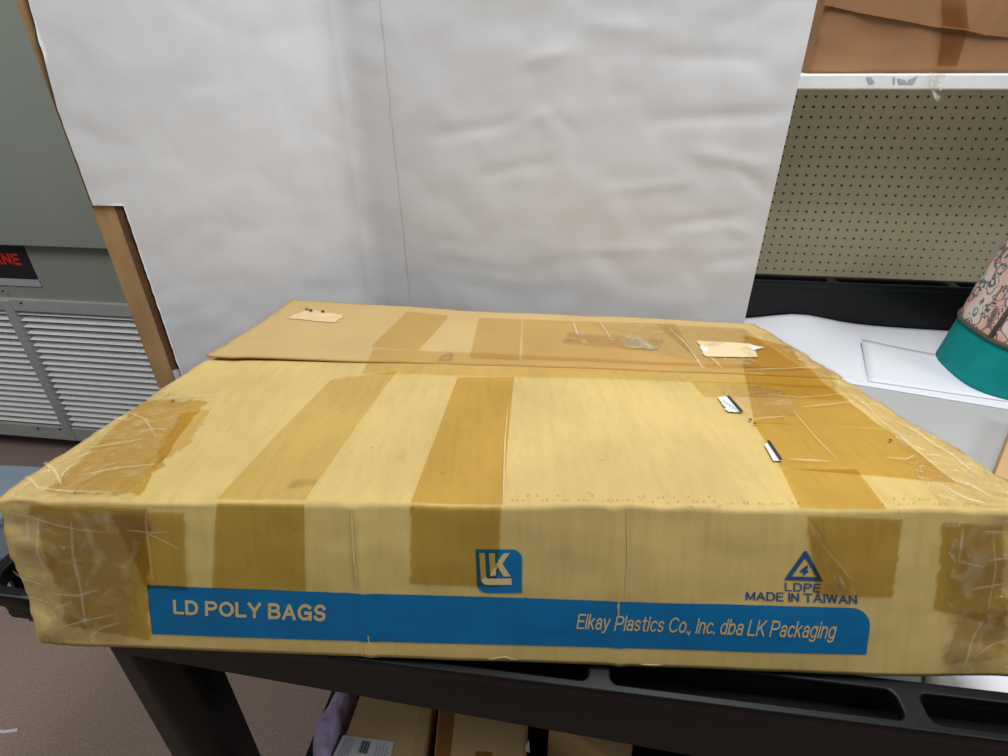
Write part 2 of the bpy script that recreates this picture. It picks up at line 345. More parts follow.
boxpart('hole_shade_panel', PEG0, (-.40, .90), (0.03, 0.036), (-1.2, .72), 'dark', sh)  # dark sheet added to stand for the shade seen through the holes
for x in (-.42, .90): boxpart('upright', PEG0, (x - .02, x + .02), (0.0, 0.05), (-PEG0[2], .72), 'peg', sh, 0.003)
boxpart('kick_panel', PEG0, (-.40, .90), (0.002, 0.012), (-PEG0[2], -.57), 'peg', sh)
# shelf: front lip 35 mm tall
SF = at_y(820, 79, 1.42); SD = float(np.dot(PEG0 - SF, FWD))
SO = PEG0 - FWD * SD
ztop = on_plane(900, 74.5, SO, FWD)[2]; zbot = on_plane(900, 89.5, SO, FWD)[2]
boxpart('shelf', (SO[0], SO[1], 0), (-.42, .92), (0, SD - .001), (zbot + .004, ztop), 'white_metal', sh, 0.003)
boxpart('shelf_lip', (SO[0], SO[1], 0), (-.42, .92), (-.006, .012), (zbot, ztop + .001), 'white_metal', sh, 0.003)
def on_lip(px, py): return on_plane(px, py, SO - FWD * .0065, FWD)
for q in (((866, 77), (871, 77), (875, 83), (869, 84)), ((893, 77), (895, 77), (895, 84), (893, 84)), ((897, 78), (905, 80), (907, 84), (899, 84)), ((908, 80), (918, 76), (913, 84), (907, 84))):
    p = [on_lip(*c) - FWD * .0006 for c in q]
    sheet('scuff_mark', p, [(0, 1, 2, 3)], 'scuff', sh, False)

# torn tape hanging from the lip
tp = [(929, 70), (934, 72), (941, 73), (946, 72)], [(929, 79), (934, 80), (941, 80), (944, 80)], [(930, 86), (934, 88), (940, 88), (943, 86)], [(933, 94), (936, 95), (939, 95), (941, 94)], [(936, 101), (937, 103), (938, 103), (939, 101)]
vs = []
for j, row in enumerate(tp):
    for i, c in enumerate(row): vs.append(on_plane(c[0], c[1], SO - FWD * (.009 + .004 * math.sin(i * 2 + j) + .003 * j), FWD))
fs = [(j * 4 + i, j * 4 + i + 1, j * 4 + i + 5, j * 4 + i + 4) for j in range(4) for i in range(3)]
MAT['scrap'] = film('tape_scrap_film', (0.9, 0.9, 0.86), 0.05, 0.3, 0.2, 90, milk=0.7, mscale=25, milk_col=(0.86, 0.86, 0.8))
o = sheet('tape_scrap', vs, fs, 'scrap'); tag(o, 'torn strip of clear tape hanging off the white shelf edge', 'tape')

# carton on the shelf
bo = on_plane(808, 68, SO + FWD * .05, FWD); bo = np.array([bo[0], bo[1], ztop + .001])
cb = thing('cardboard_box', 'brown cardboard box with creased flap on the white shelf', 'box', bo)
def crumpled(o0, a, b, c, nx, ny, nz, amp, seed, m, name, parent, freq=9):
    bm = bmesh.new(); bmesh.ops.create_cube(bm, size=1)
    bmesh.ops.subdivide_edges(bm, edges=list(bm.edges), cuts=nx, use_grid_fill=True)
    for v in bm.verts:
        x = a[0] + (v.co.x + .5) * (a[1] - a[0]); y = b[0] + (v.co.y + .5) * (b[1] - b[0]); z = c[0] + (v.co.z + .5) * (c[1] - c[0])
        k = amp * (0.25 if v.co.z < -.49 else 1)
        d = Vector((fbm(x * freq, y * freq, z * freq + seed), fbm(x * freq + 7, y * freq, z * freq + seed), fbm(x * freq, y * freq + 9, z * freq + seed))) * k
        if v.co.z < -.49: d.z = abs(d.z) * .3
        p = np.array(o0) + RIGHT * (x + d.x) + FWD * (y + d.y) + UP * (z + d.z); v.co = tuple(p)
    me = bpy.data.meshes.new(name); bm.to_mesh(me); bm.free()
    for p in me.polygons: p.use_smooth = True
    return link(name, me, m, parent)
crumpled(bo, (0.005, .72), (0.004, .22), (0.0, .36), 40, 0, 0, .006, 3, 'brown_card', 'body', cb)
# overlapping upper flap with a slanting lower edge
up_edge = [(824, 5), (835, 7), (860, 13), (905, 21), (935, 27), (965, 30), (985, 35), (1008, 37), (1060, 45)]
vs = []
for i, c in enumerate(up_edge):
    p = on_plane(c[0], c[1], bo - FWD * .005, FWD); w = .0015 * math.sin(i * 2.1)
    q = p.copy(); q[2] = bo[2] + .36
    vs += [p + FWD * w, p + FWD * (w + .008), q - FWD * .002, (p * .6 + q * .4) - FWD * .004 * math.sin(i)]
fs = []
for i in range(len(up_edge) - 1):
    a, b = i * 4, i * 4 + 4
    fs += [(a, b, b + 3, a + 3), (a + 3, b + 3, b + 2, a + 2), (a, a + 1, b + 1, b)]
sheet('flap', vs, fs, 'brown_card', cb, False)
def wall_strip(name, quad, off, m, parent, n=6):
    p = [on_plane(c[0], c[1], bo - FWD * off, FWD) for c in quad]; v = []
    for j in range(n + 1):
        for i in range(n + 1):
            s, t = i / n, j / n; v.append((p[0] * (1 - s) + p[1] * s) * (1 - t) + (p[3] * (1 - s) + p[2] * s) * t)
    return sheet(name, v, [(j * (n + 1) + i, j * (n + 1) + i + 1, (j + 1) * (n + 1) + i + 1, (j + 1) * (n + 1) + i) for j in range(n) for i in range(n)], m, parent)
wall_strip('tape_strip', ((942, 31), (967, 33), (957, 66), (937, 66)), .0075, 'brown_tape', cb)
wall_strip('tape_strip', ((941, 0), (966, 0), (969, 29), (943, 26)), .0115, 'brown_tape', cb)
# ================================================================== bench cart with tray top
RIM = HC - .622; RIMF = RIM + .028; TRAY = HC - .727                               # rim height, tray floor
L0 = at_z(700, 701, RIM); L1 = at_z(1008, 743, RIM)
O = np.array([L0[0], L0[1], 0.]); O = O - RIGHT * float(np.dot(O, RIGHT))   # bench frame: x along RIGHT, y along FWD from the front rim
def bx(p): q = np.array(p) - O; return float(np.dot(q, RIGHT)), float(np.dot(q, FWD))
XL = bx(on_plane(140.5, 700, O, FWD))[0] ; XR = 1.75
far = bx(at_z(850, 327, TRAY))[1]
DEP = far + .052
cart = thing('utility_cart', 'black plastic utility cart with lipped tray top carrying the big carton', 'cart', O)
RW = .052
print('bench', O, XL, far, DEP, 'rim line check', bx(L1))
def local(me, name, m, parent, z0=0.0, ax=RIGHT, ay=FWD):
    for v in me.vertices:
        p = O + ax * v.co.x + ay * v.co.y + UP * (z0 + v.co.z); v.co = tuple(p)
    return link(name, me, m, parent)
boxpart('tray_floor', O, (XL + .03, XR - .03), (.03, DEP - .03), (TRAY - .012, TRAY), 'black', cart)
def rim(y0, divs):
    xs = [XL + .012] + sorted(divs) + [XR - .012]; holes = []
    for a, b in zip(xs[:-1], xs[1:]):
        holes.append(rrect(a + .010, b - .010, y0 + .005, y0 + RW - .009, .012))
    me = plate([rrect(XL, XR, y0, y0 + RW, .006)] + holes, .006, .0025)
    return me
dv = bx(at_z(912, 705, RIM))[0]
local(rim(0, [dv + .335 * k for k in range(-3, 4)]), 'rim', 'black', cart, RIM - .008)
d1 = bx(on_plane(830, 281, np.array(O) + FWD * (far + .03), FWD))[0]; d2 = bx(on_plane(951, 284, np.array(O) + FWD * (far + .03), FWD))[0]
sp = d2 - d1
local(rim(far, [d1 - 3 * sp, d1 - 2 * sp, d1 - sp, d1, d2] + ([d2 + sp] if d2 + sp < XR - .05 else [])), 'rim', 'black', cart, RIMF - .008)
for y0, zz in ((0, RIM), (far, RIMF)): boxpart('rim_channel', O, (XL + .003, XR - .003), (y0 + .003, y0 + RW - .003), (zz - .05, zz - .045), 'black', cart)
za, zb = on_plane(100, 650, O, FWD)[2], on_plane(633, 745, O, FWD)[2]; xb = bx(on_plane(633, 745, O, FWD))[0]
zr = za + (zb - za) * (XR - XL) / (xb - XL)
vs = [O + RIGHT * x + FWD * y + UP * z for x, z0 in ((XL, za), (XR, zr)) for y in (0, .006) for z in (z0, RIM - .006)]
mesh('apron', vs, [(0, 1, 3, 2), (4, 6, 7, 5), (0, 4, 5, 1), (2, 3, 7, 6), (0, 2, 6, 4), (1, 5, 7, 3)], 'black', cart)
boxpart('tray_wall', O, (XL, XR), (RW - .008, RW - .001), (TRAY - .012, RIM - .006), 'black', cart)
boxpart('tray_wall', O, (XL, XR), (far + .001, far + .008), (TRAY - .012, RIMF - .006), 'black', cart)
boxpart('apron', O, (XL, XR), (DEP - .006, DEP), (RIM - .092, RIMF - .006), 'black', cart, .002)
for x, z0 in ((XL, TRAY - .012), (XR - .012, RIM - .092)): boxpart('end_wall', O, (x, x + .012), (0.004, DEP - .004), (z0, RIM + .004), 'black', cart, .003)
# legs: angle posts
LWX = bx(on_plane(180, 708, O + FWD * .003, FWD))[0] - XL; LWY = bx(on_plane(239, 714, O + RIGHT * (XL + LWX), RIGHT))[1]
print('leg', LWX, LWY)
for k, (x, y) in enumerate(((XL, .003), (XL, DEP - .12), (XR - .12, .003), (XR - .12, DEP - .12))):
    pts = [(0, 0), (LWX, 0), (LWX, LWY), (LWX - .012, LWY), (LWX - .012, .012), (0, .012)]
    me = plate([pts], (RIM - .05) / 2, .002)
    for v in me.vertices: v.co.x += x; v.co.y += y
    lg = local(me, 'leg', 'black_gloss', cart, (RIM - .05) / 2 + .03)
    vs, fs = tube([O + RIGHT * (x + LWX - .035) + FWD * (y + .035) + UP * z for z in (.0, .04)], .03, 16)
    mesh('caster', vs, fs, 'black', cart, True)
# lower tray
LS = .24
e0, e1 = bx(at_z(333, 690, LS + .05)), bx(at_z(303, 756, LS + .05)); XLL = (e0[0] + e1[0]) / 2
boxpart('lower_tray', O, (XLL, XR - .02), (.03, DEP - .03), (LS - .012, LS), 'black', cart)
boxpart('lower_tray_rim', O, (XLL, XLL + .016), (.03, DEP - .03), (LS - .012, LS + .05), 'black', cart, .003)
boxpart('lower_tray_rim', O, (XLL, XR - .02), (.03, .046), (LS - .012, LS + .03), 'black', cart, .003)
# pocketed push handle on the left end
hy0 = bx(at_z(12, 597, RIM - .004))[1]; hx = bx(at_z(2, 560, RIM))[0]; hy1 = bx(at_z(12, 464, RIM))[1]
HX0 = hx
lo = [rrect(HX0, XL + .002, hy0, hy0 + .30, .045, 8, (0, 1, 1, 0)), rrect(HX0 + .012, XL - .012, hy0 + .010, hy0 + .14, .034, 8)]
local(plate(lo, .008, .004), 'push_handle', 'black', cart, RIM - .012)
boxpart('handle_pocket', O, (HX0 + .03, XL), (hy0 + .006, hy0 + .15), (RIM - .055, RIM - .048), 'black', cart)
boxpart('handle_pocket_wall', O, (HX0 + .035, XL), (hy0 + .004, hy0 + .010), (RIM - .055, RIM - .014), 'black', cart)
boxpart('handle_pocket_wall', O, (HX0 + .006, HX0 + .012), (hy0 + .04, hy0 + .28), (RIM - .055, RIM - .014), 'black', cart)

# ================================================================== sheets in the tray
def quad_sheet(name, corners, n, m, zfun, label, cat, thick=.0012):
    p = [np.array(c) for c in corners]; vs, fs = [], []
    for j in range(n + 1):
        for i in range(n + 1):
            s, t = i / n, j / n; q = (p[0] * (1 - s) + p[1] * s) * (1 - t) + (p[3] * (1 - s) + p[2] * s) * t
            q[2] += zfun(s, t); vs.append(q)
    k = len(vs); vs += [v - UP * thick for v in vs]
    for j in range(n):
        for i in range(n):
            a = j * (n + 1) + i; q = (a, a + 1, a + n + 2, a + n + 1); fs += [q, tuple(k + x for x in reversed(q))]
    for i in range(n):
        for a, b in ((i, i + 1), (n * (n + 1) + i + 1, n * (n + 1) + i), ((i + 1) * (n + 1), i * (n + 1)), (i * (n + 1) + n, (i + 1) * (n + 1) + n)): fs.append((a, k + a, k + b, b))
    o = mesh(name, vs, fs, m, None, True); return tag(o, label, cat) if label else o
def T(x, y, z=TRAY): p = O + RIGHT * x + FWD * y; return np.array([p[0], p[1], z])
gx0 = bx(at_z(760, 350, TRAY))[0]
quad_sheet('grey_board', [T(.05, RW + .01, TRAY + .0035), T(XR - .05, RW + .01, TRAY + .0035), T(XR - .05, far - .02, TRAY + .0035), T(.05, far - .02, TRAY + .0035)], 4, 'greyboard', lambda s, t: 0,
           'flat pale grey board lining the tray beside the big carton', 'board', .003)
# white sheet: rear edge rides up the black tray wall in a wave
ws = [bx(at_z(x, y, TRAY + .006)) for x, y in ((868, 386), (1008, 409))]
wx0, wx1 = bx(at_z(757, 322, TRAY))[0] - .10, XR - .10
wsl = (ws[1][1] - ws[0][1]) / (ws[1][0] - ws[0][0])
def wave(s, t):
    x = s
    return .0015 + (.0028 + .022 * max(0, math.exp(-((x - .17) / .09) ** 2)) + .004 * math.sin(x * 9)) * (max(0, t - .55) / .45) ** 2
quad_sheet('paper_sheet', [T(wx0, ws[0][1] + wsl * (wx0 - ws[0][0]), TRAY + .004), T(wx1, ws[0][1] + wsl * (wx1 - ws[0][0]), TRAY + .004), T(wx1, far - .003, TRAY + .004), T(wx0, far - .003, TRAY + .004)], 26, 'sheet', wave,
           'wide white paper sheet curling up against the black tray wall', 'paper', .0008)
fq = [at_z(x, y, TRAY + .008) for x, y in ((868, 381), (1012, 402), (1040, 372), (860, 343))]
quad_sheet('folded_paper', fq, 12, 'sheet', lambda s, t: .0008 + .012 * (1 - s) ** 3 * t, 'folded white paper lying beside the teal and floral bag', 'paper', .0012)
pq = [at_z(x, y, TRAY + .0065) for x, y in ((925, 690), (1040, 706), (1040, 640), (925, 645))]
quad_sheet('paper_scrap', pq, 6, 'sheet', lambda s, t: .001, 'white paper poking out from under the right end of the big carton', 'paper', .0008)
# cardboard piece standing at the frame's right edge
c0 = at_z(991, 470, TRAY + .006); c1 = at_z(1009, 425, TRAY + .006)
bc = np.array([c0[0] + .004, c0[1], TRAY + .005]); dd = np.array([c1[0] - c0[0], c1[1] - c0[1], 0]); dl = np.linalg.norm(dd); dd /= dl
nn = np.array([dd[1], -dd[0], 0])
bm = obox(bc, nn, dd, UP, (0, .16), (-.10, dl), (0, .05), .002); me = bpy.data.meshes.new('small_carton'); bm.to_mesh(me); bm.free()
sc = thing('small_carton', 'small flat brown carton lying past the right side of the big carton', 'box', bc)
link('body', me, 'dim_card', sc)
bm = obox(bc, nn, dd, UP, (.07, .09), (-.102, dl + .001), (.0495, .0505)); me = bpy.data.meshes.new('tape_strip'); bm.to_mesh(me); bm.free(); link('tape_strip', me, 'brown_tape', sc)

# ================================================================== heating and cooling cabinet on the left
U0 = at_z(40, 434, .085)                                         # a point of its front, low on the grille frame
def on_u(px, py, off=0.0): return on_plane(px, py, U0 - FWD * off, FWD)
def ul(px, py, off=0.0): q = on_u(px, py, off) - U0; return float(np.dot(q, RIGHT)), float(q[2])
unit = thing('air_conditioner', 'grey green floor standing air conditioner with white louvred grille', 'air conditioner', (U0[0], U0[1], 0))
ub = ul(41, 367)[0]                                              # centre bar
ux0, ux1 = ub - .95, ub + .95
z_seam = ul(40, 243.2)[1]; z_gt = ul(60, 300)[1]; z_gb = ul(40, 436)[1]; z_top = 1.5
zf = -U0[2]
boxpart('cabinet_back', U0, (ux0, ux1), (.06, .60), (z_gb, z_top), 'unit_grey', unit)
boxpart('upper_panel', U0, (ux0, ux1), (-.035, .07), (z_seam, z_top), 'unit_grey', unit, .004)
boxpart('lower_panel', U0, (ux0, ux1), (0, .07), (z_gt - .02, z_seam - .001), 'unit_grey', unit, .002)
boxpart('grille_cavity', U0, (ux0 + .01, ux1 - .01), (.045, .062), (z_gb, z_gt), 'duct', unit)
z_t2 = ul(60, 312)[1]; z_b2 = ul(40, 424)[1]
boxpart('grille_frame', U0, (ux0, ux1), (-.012, .03), (z_t2, z_gt), 'metal', unit, .003)
boxpart('grille_frame', U0, (ux0, ux1), (-.012, .03), (z_gb, z_b2), 'metal', unit, .003)
for x in (ux0, ux1 - .04): boxpart('grille_frame', U0, (x, x + .04), (-.010, .03), (z_b2, z_t2), 'metal', unit, .003)
bw = .017
boxpart('grille_bar', U0, (ub - bw, ub + bw), (-.018, .03), (z_gb + .004, z_gt - .004), 'metal', unit, .003)
zs = np.linspace(ul(16, 312.5)[1], ul(77, 424.3)[1], 20)
vs0 = None
for (a, b) in ((ux0 + .04, ub - bw), (ub + bw, ux1 - .04)):
    prof = [(.000, -.003), (.003, -.0055), (.026, .003), (.024, .006)]
    vs = []
    for x in (a, b):
        for (y, z) in prof: vs.append(RIGHT * x + FWD * (y - .006) + UP * z)
    fs = [(0, 1, 2, 3), (7, 6, 5, 4)] + [(k, k + 4, (k + 1) % 4 + 4, (k + 1) % 4) for k in range(4)]
    first = None
    for z in zs:
        if first is None:
            first = mesh('slat', vs, fs, 'slat'); o = first
        else:
            o = bpy.data.objects.new('slat', first.data); C.objects.link(o)
        o.location = (U0[0], U0[1], U0[2] + z); o.parent = unit; o.matrix_parent_inverse = unit.matrix_basis.inverted()
for px, py in ((21, 303), (-70, 296), (60, 429), (38, 428.5), (3, 291)):
    c = on_u(px, py, .0125); vs, fs = tube([c, c - FWD * .003], .004, 10); mesh('screw', vs, fs, 'duct', unit)
boxpart('plinth', U0, (ux0 + .02, ux1 - .02), (.10, .58), (zf, z_gb + .01), 'duct', unit)
# name plate
pr, pt = ul(27, 246.5)[0], z_seam - .003
pz1 = ul(20, 278.5)[1]; pz2 = ul(20, 285.5)[1]
pr = ul(32, 265)[0]
np_ = boxpart('name_plate', U0, (pr - .42, pr), (-.004, .002), (pz1, z_seam - .002), 'plate_black', unit)
boxpart('silver_strip', U0, (pr - .42, pr + .004), (-.004, .002), (pz2, pz1), 'plate_grey', np_)
me = text_mesh('TRANE', .2, 0, .10)
xs = [v.co.x for v in me.vertices]; ys = [v.co.y for v in me.vertices]
tr_ = ul(21, 259)[0]; tz0 = ul(10, 264.6)[1]; tz1 = ul(10, 252.8)[1]; wx = (tz1 - tz0) * 4.3
for v in me.vertices:
    p = U0 + RIGHT * (tr_ - wx + wx * (v.co.x - min(xs)) / (max(xs) - min(xs))) + UP * (tz0 + (tz1 - tz0) * (v.co.y - min(ys)) / (max(ys) - min(ys))) - FWD * .0055
    v.co = tuple(p)
link('lettering', me, 'red', np_)

# made-up tote standing in for an unidentified pale patch between cabinet and cart
t0 = at_z(-30, 463, .20); t1 = at_z(60, 467, .20); td = t1 - t0; td[2] = 0; td /= np.linalg.norm(td); tn = np.array([-td[1], td[0], 0]); to = np.array([t1[0], t1[1], 0])
tote = thing('guessed_tote', 'made-up pale blue grey tote in place of an unidentified patch before the air conditioner', 'tote', to)
for nm, a_, b_, c_, bv in (('bin', (-.36, -.01), (-.24, -.01), (0, .175), .012), ('lid', (-.37, 0), (-.25, 0), (.17, .20), .006)):
    bm = obox(to, td, tn, UP, a_, b_, c_, bv); me = bpy.data.meshes.new(nm); bm.to_mesh(me); bm.free(); link(nm, me, 'tote', tote)

# ================================================================== white paper backdrop
BA = at_y(157, 383, 1.10); BC = at_y(371, 302, 1.42); BB = at_y(745, 320, 1.19)
BA, BC, BB = BA[:2], BC[:2], BB[:2]
bd = thing('backdrop', 'white paper covered cardboard backdrop standing in a corner fold behind the carton', 'backdrop', ((BC[0] + BB[0]) / 2, (BC[1] + BB[1]) / 2, TRAY))
dl_ = (BC - BA); LL = np.linalg.norm(dl_); dl_ = dl_ / LL
dr_ = (BB - BC); LR = np.linalg.norm(dr_); dr_ = dr_ / LR
RC = .055
bis = (dr_ - dl_) / np.linalg.norm(dr_ - dl_)
def plan(s):
    """point and inward normal at arc length s from the left edge; soft corner at LL"""
    k = max(-1, min(1, (s - LL) / RC))
    w = .5 + .5 * k
    p = BA + dl_ * s if s < LL else BC + dr_ * (s - LL)
    if abs(s - LL) < RC: p = p + bis * (.5 * (1 - abs(k)) ** 2 * RC * .55)
    d = dl_ * (1 - w) + dr_ * w; d = d / np.linalg.norm(d)
    n = np.array([d[1], -d[0]]); return p, n
ZT = HC + .30; ZBL = HC - .665; ZBR = TRAY + .006
def paper_disp(s, z):
    d = .004 * fbm(s * 3.1, z * 2.7, 1.3, 3) + .0016 * fbm(s * 14, z * 9, 4.1, 4)
    d += .003 * abs(fbm(s * 5.3 + 4, z * 8.1, 2.2, 2))
    if s > LL:                                                    # sagging folds on the rear sheet
        q = s - LL
        for (q0, z0, ang, ln, am, wd) in CREASES:
            a = (q - q0) * math.cos(ang) + (z - z0) * math.sin(ang); b = -(q - q0) * math.sin(ang) + (z - z0) * math.cos(ang)
            if abs(a) < ln: d += am * math.exp(-(b / wd) ** 2) * (1 - (a / ln) ** 2)
    return d
def bq(px, py):
    """along the rear panel from the corner, height"""
    n = np.array([dr_[1], -dr_[0], 0]); p = on_plane(px, py, (BC[0], BC[1], 0), n); return float(np.dot(p[:2] - BC, dr_)), float(p[2])
CREASES = []
for (x0, y0, x1, y1, am) in ((655, 120, 790, 112, -.006), (690, 150, 772, 168, .005), (560, 110, 505, 130, .004), (545, 105, 580, 135, -.004), (520, 62, 575, 50, .005), (660, 225, 745, 215, -.005),
                             (725, 225, 755, 235, .005), (735, 165, 775, 200, -.006), (430, 135, 540, 120, -.005), (560, 250, 700, 246, .003), (585, 25, 660, 30, .004), (480, 175, 560, 160, -.004), (705, 262, 760, 255, -.004), (640, 55, 770, 60, -.004), (600, 190, 700, 180, .004)):
    a, b = bq(x0, y0), bq(x1, y1); am *= .55; CREASES.append(((a[0] + b[0]) / 2, (a[1] + b[1]) / 2, math.atan2(b[1] - a[1], b[0] - a[0]), math.hypot(b[0] - a[0], b[1] - a[1]) / 2 * 1.2, am, .012))
def paper(name, s0f, s1f, z0f, z1, ns, nz, off, m='paper'):
    vs, fs = [], []
    for j in range(nz + 1):
        t = j / nz
        for i in range(ns + 1):
            z = 0; u = i / ns
            zz = z0f(u) * (1 - t) + z1 * t
            s = max(s0f(zz), .002 * (1 - u) + s1f(zz) * u) if name == 'paper_sheet' and off > .0105 else s0f(zz) * (1 - u) + s1f(zz) * u
            p, n = plan(s); p = p + n * (off + paper_disp(s, zz)); vs.append((p[0], p[1], zz))
    for j in range(nz):
        for i in range(ns):
            a = j * (ns + 1) + i; fs.append((a, a + 1, a + ns + 2, a + ns + 1))
    return sheet(name, vs, fs, m, bd)
zn = at_y(100, 205, BA[1])[2]                                     # torn away below this height
def ledge(z):
    if z < zn: return .050 + .0015 * fbm(0, z * 30, 0, 3)
    k = max(0, (z - (zn + .16)) / .25); return .002 + .022 * min(1, k) + .0015 * fbm(0, z * 40, 3, 3)
seam = (bq(378, 0)[0] + bq(407, 225)[0]) / 2
paper('paper_sheet', lambda z: LL - .02, lambda z: LL + LR - .002, lambda u: ZBR + (.0 if u < .97 else (u - .97) / .03 * .035), ZT, 110, 100, .010)
paper('paper_sheet', ledge, lambda z: LL + seam + .003 * fbm(3, z * 30, 0, 4), lambda u: ZBL, ZT - .03, 90, 110, .0115)
def board(name, s0, s1, z0, z1, m, t0, t1):
    pts = []
    for s, d, p0 in ((s0, dl_ if s0 < LL - .001 else dr_, None), (s1, dl_ if s0 < LL - .001 else dr_, None)):
        p = BA + dl_ * s if s0 < LL - .001 else BC + dr_ * (s - LL)
        n = np.array([d[1], -d[0]])
        for t in (t0, t1): pts.append(p + n * t)
    vs = [(*pts[k], z) for z in (z0, z1) for k in (0, 1, 3, 2)]
    return mesh(name, vs, [(0, 1, 2, 3), (4, 5, 6, 7), (0, 1, 5, 4), (1, 2, 6, 5), (2, 3, 7, 6), (3, 0, 4, 7)], m, bd)
board('side_board', 0, LL - .004, ZBL, ZT - .02, 'kraft_edge', -.010, .004)
board('rear_board', LL + .004, LL + LR - .006, ZBR, ZT - .02, 'kraft_edge', -.010, .0035)
board('dark_strip', .036, .057, ZBL + .004, zn + .004, 'kraft_dark', .003, .0052)
board('paper_remnant', .036, .066, ZBL + .0, ZBL + .035, 'paper', .0055, .0065)

# ================================================================== insulated bag at the right
bag_c = np.array([*bx(at_z(936, 350, TRAY + .01)), 0])
bagx, bagy = bag_c[0] + .154, bag_c[1] - .110
BG = T(bagx, bagy, TRAY + .0100)
bag = thing('lunch_bag', 'insulated bag with floral pink top and teal base on the white paper', 'bag', BG)
def ring(z, n=56):
    """super-ellipse outline at height z"""
    h = z / .36
    if z < .115: k = 1.0 - .035 * (z / .115); dx = .008 * z / .115
    else: q = (z - .115) / (.40 - .115); k = .965 * (1 - .13 * q ** 1.5); dx = .008 + .02 * q
    a, b = .180 * k, .150 * k; e = 2.9
    out = []
    for i in range(n):
        t = 2 * math.pi * i / n; c, s = math.cos(t), math.sin(t)
        x = a * math.copysign(abs(c) ** (2 / e), c); y = b * math.copysign(abs(s) ** (2 / e), s)
        w = 1 + .012 * fbm(c * 2, s * 2, z * 8, 2)
        out.append(BG + RIGHT * (x * w + dx) + FWD * (y * w) + UP * z)
    return out
def loft(name, zs_, m, cap0, cap1):
    n = 56; vs, fs = [], []
    for z in zs_: vs += ring(z, n)
    for j in range(len(zs_) - 1):
        for i in range(n): fs.append((j * n + i, j * n + (i + 1) % n, (j + 1) * n + (i + 1) % n, (j + 1) * n + i))
    if cap0: fs.append(tuple(range(n)))
    if cap1: fs.append(tuple((len(zs_) - 1) * n + i for i in range(n)))
    return mesh(name, vs, fs, m, bag, True)
loft('base', [0, .006, .03, .06, .09, .115], 'teal', True, True)
loft('body', list(np.linspace(.115, .40, 14)), 'floral', False, True)
v, f_ = tube(ring(.117), .0055, 8, True); mesh('piping', v, f_, 'olive', bag, True)
arch = []
for k in range(25):
    t = k / 24; i = 34.5 + 8 * (t - .5) * (1.0)
    z = .12 + .22 * math.sin(math.pi * t) ** .55
    r = ring(z); i0 = int(math.floor(i)) % 56; fr = i - math.floor(i); arch.append(r[i0] * (1 - fr) + r[(i0 + 1) % 56] * fr)
v, f_ = tube(arch, .006, 8); mesh('arch_piping', v, f_, 'olive', bag, True)
hd = [ring(.385)[10] * (1 - t) + ring(.385)[18] * t + UP * (.05 * math.sin(math.pi * t)) for t in np.linspace(0, 1, 11)]
v, f_ = tube(hd, .008, 8); mesh('carry_handle', v, f_, 'olive', bag, True)

# ================================================================== things on the lower tray
def lower_box(name, label, quad, ztop, m, extra=None):
    """quad: pixels of the top face, front-left, front-right, back-right, back-left"""
    p = [at_z(x, y, ztop) for x, y in quad]; p[0] = p[0] + (p[0] - p[3]) * .1; p[1] = p[1] + (p[1] - p[2]) * .1
    b = [np.array([q[0], q[1], LS + .002]) for q in p]; t = thing(name, label, 'box', (sum(q[0] for q in p) / 4, sum(q[1] for q in p) / 4, LS + .001))
    bm = bmesh.new(); v = [bm.verts.new(tuple(q)) for q in b + p]
    for f in ((3, 2, 1, 0), (4, 5, 6, 7), (0, 1, 5, 4), (1, 2, 6, 5), (2, 3, 7, 6), (3, 0, 4, 7)): bm.faces.new([v[i] for i in f])
    bmesh.ops.recalc_face_normals(bm, faces=bm.faces); bmesh.ops.bevel(bm, geom=list(bm.edges), offset=.003, segments=2, affect='EDGES')
    me = bpy.data.meshes.new('body'); bm.to_mesh(me); bm.free(); link('body', me, m, t)
    return t
zt = HC - 1.06
b1 = lower_box('cardboard_box', 'cardboard box with white shipping label on the lower tray', ((322, 800), (418, 812), (434, 690), (368, 672)), zt, 'dim_card')
q = [at_z(x, y, zt + .0012) for x, y in ((326, 770), (384, 790), (394, 742), (343, 735))]
lab = sheet('shipping_label', q, [(0, 1, 2, 3)], 'label', b1, False)
def lab_pt(s, t, d=.0008): return (q[0] * (1 - s) + q[1] * s) * (1 - t) + (q[3] * (1 - s) + q[2] * s) * t + UP * d
for k in range(7):
    s0 = .08 + .05 * k
    if k < 4: s1 = s0 + .018; sheet('print_line', [lab_pt(s0, .35 + .06 * (k % 2)), lab_pt(s1, .35 + .06 * (k % 2)), lab_pt(s1, .95), lab_pt(s0, .95)], [(0, 1, 2, 3)], 'scuff', lab, False)
for k in range(6): s0 = .40 + .028 * k; w = .012 + .008 * (k % 2); sheet('barcode_bar', [lab_pt(s0, .62), lab_pt(s0 + w, .62), lab_pt(s0 + w, .93), lab_pt(s0, .93)], [(0, 1, 2, 3)], 'ink', lab, False)
for k in range(4): s0 = .70 + .06 * k; sheet('print_line', [lab_pt(s0, .5), lab_pt(s0 + .02, .5), lab_pt(s0 + .02, .93 - .05 * (k % 2)), lab_pt(s0, .93 - .05 * (k % 2))], [(0, 1, 2, 3)], 'scuff', lab, False)
tq = [at_z(x, y, zt + .001) for x, y in ((408, 800), (420, 800), (433, 692), (420, 690))]
sheet('tape_strip', tq, [(0, 1, 2, 3)], 'clear', b1, False)
b2 = lower_box('cardboard_box', 'plain taped cardboard box beside the labelled box on the lower tray', ((430, 800), (522, 815), (529, 700), (441, 685)), zt - .01, 'dim_card')
tq = [at_z(x, y, zt - .009) for x, y in ((431, 800), (446, 800), (457, 690), (442, 688))]
sheet('tape_strip', tq, [(0, 1, 2, 3)], 'brown_tape', b2, False)
rq = [at_z(x, y, zt - .0085) for x, y in ((472, 762), (494, 764), (492, 752), (476, 751))]
sheet('stain_patch', rq, [(0, 1, 2, 3)], 'brown_tape', b2, False)
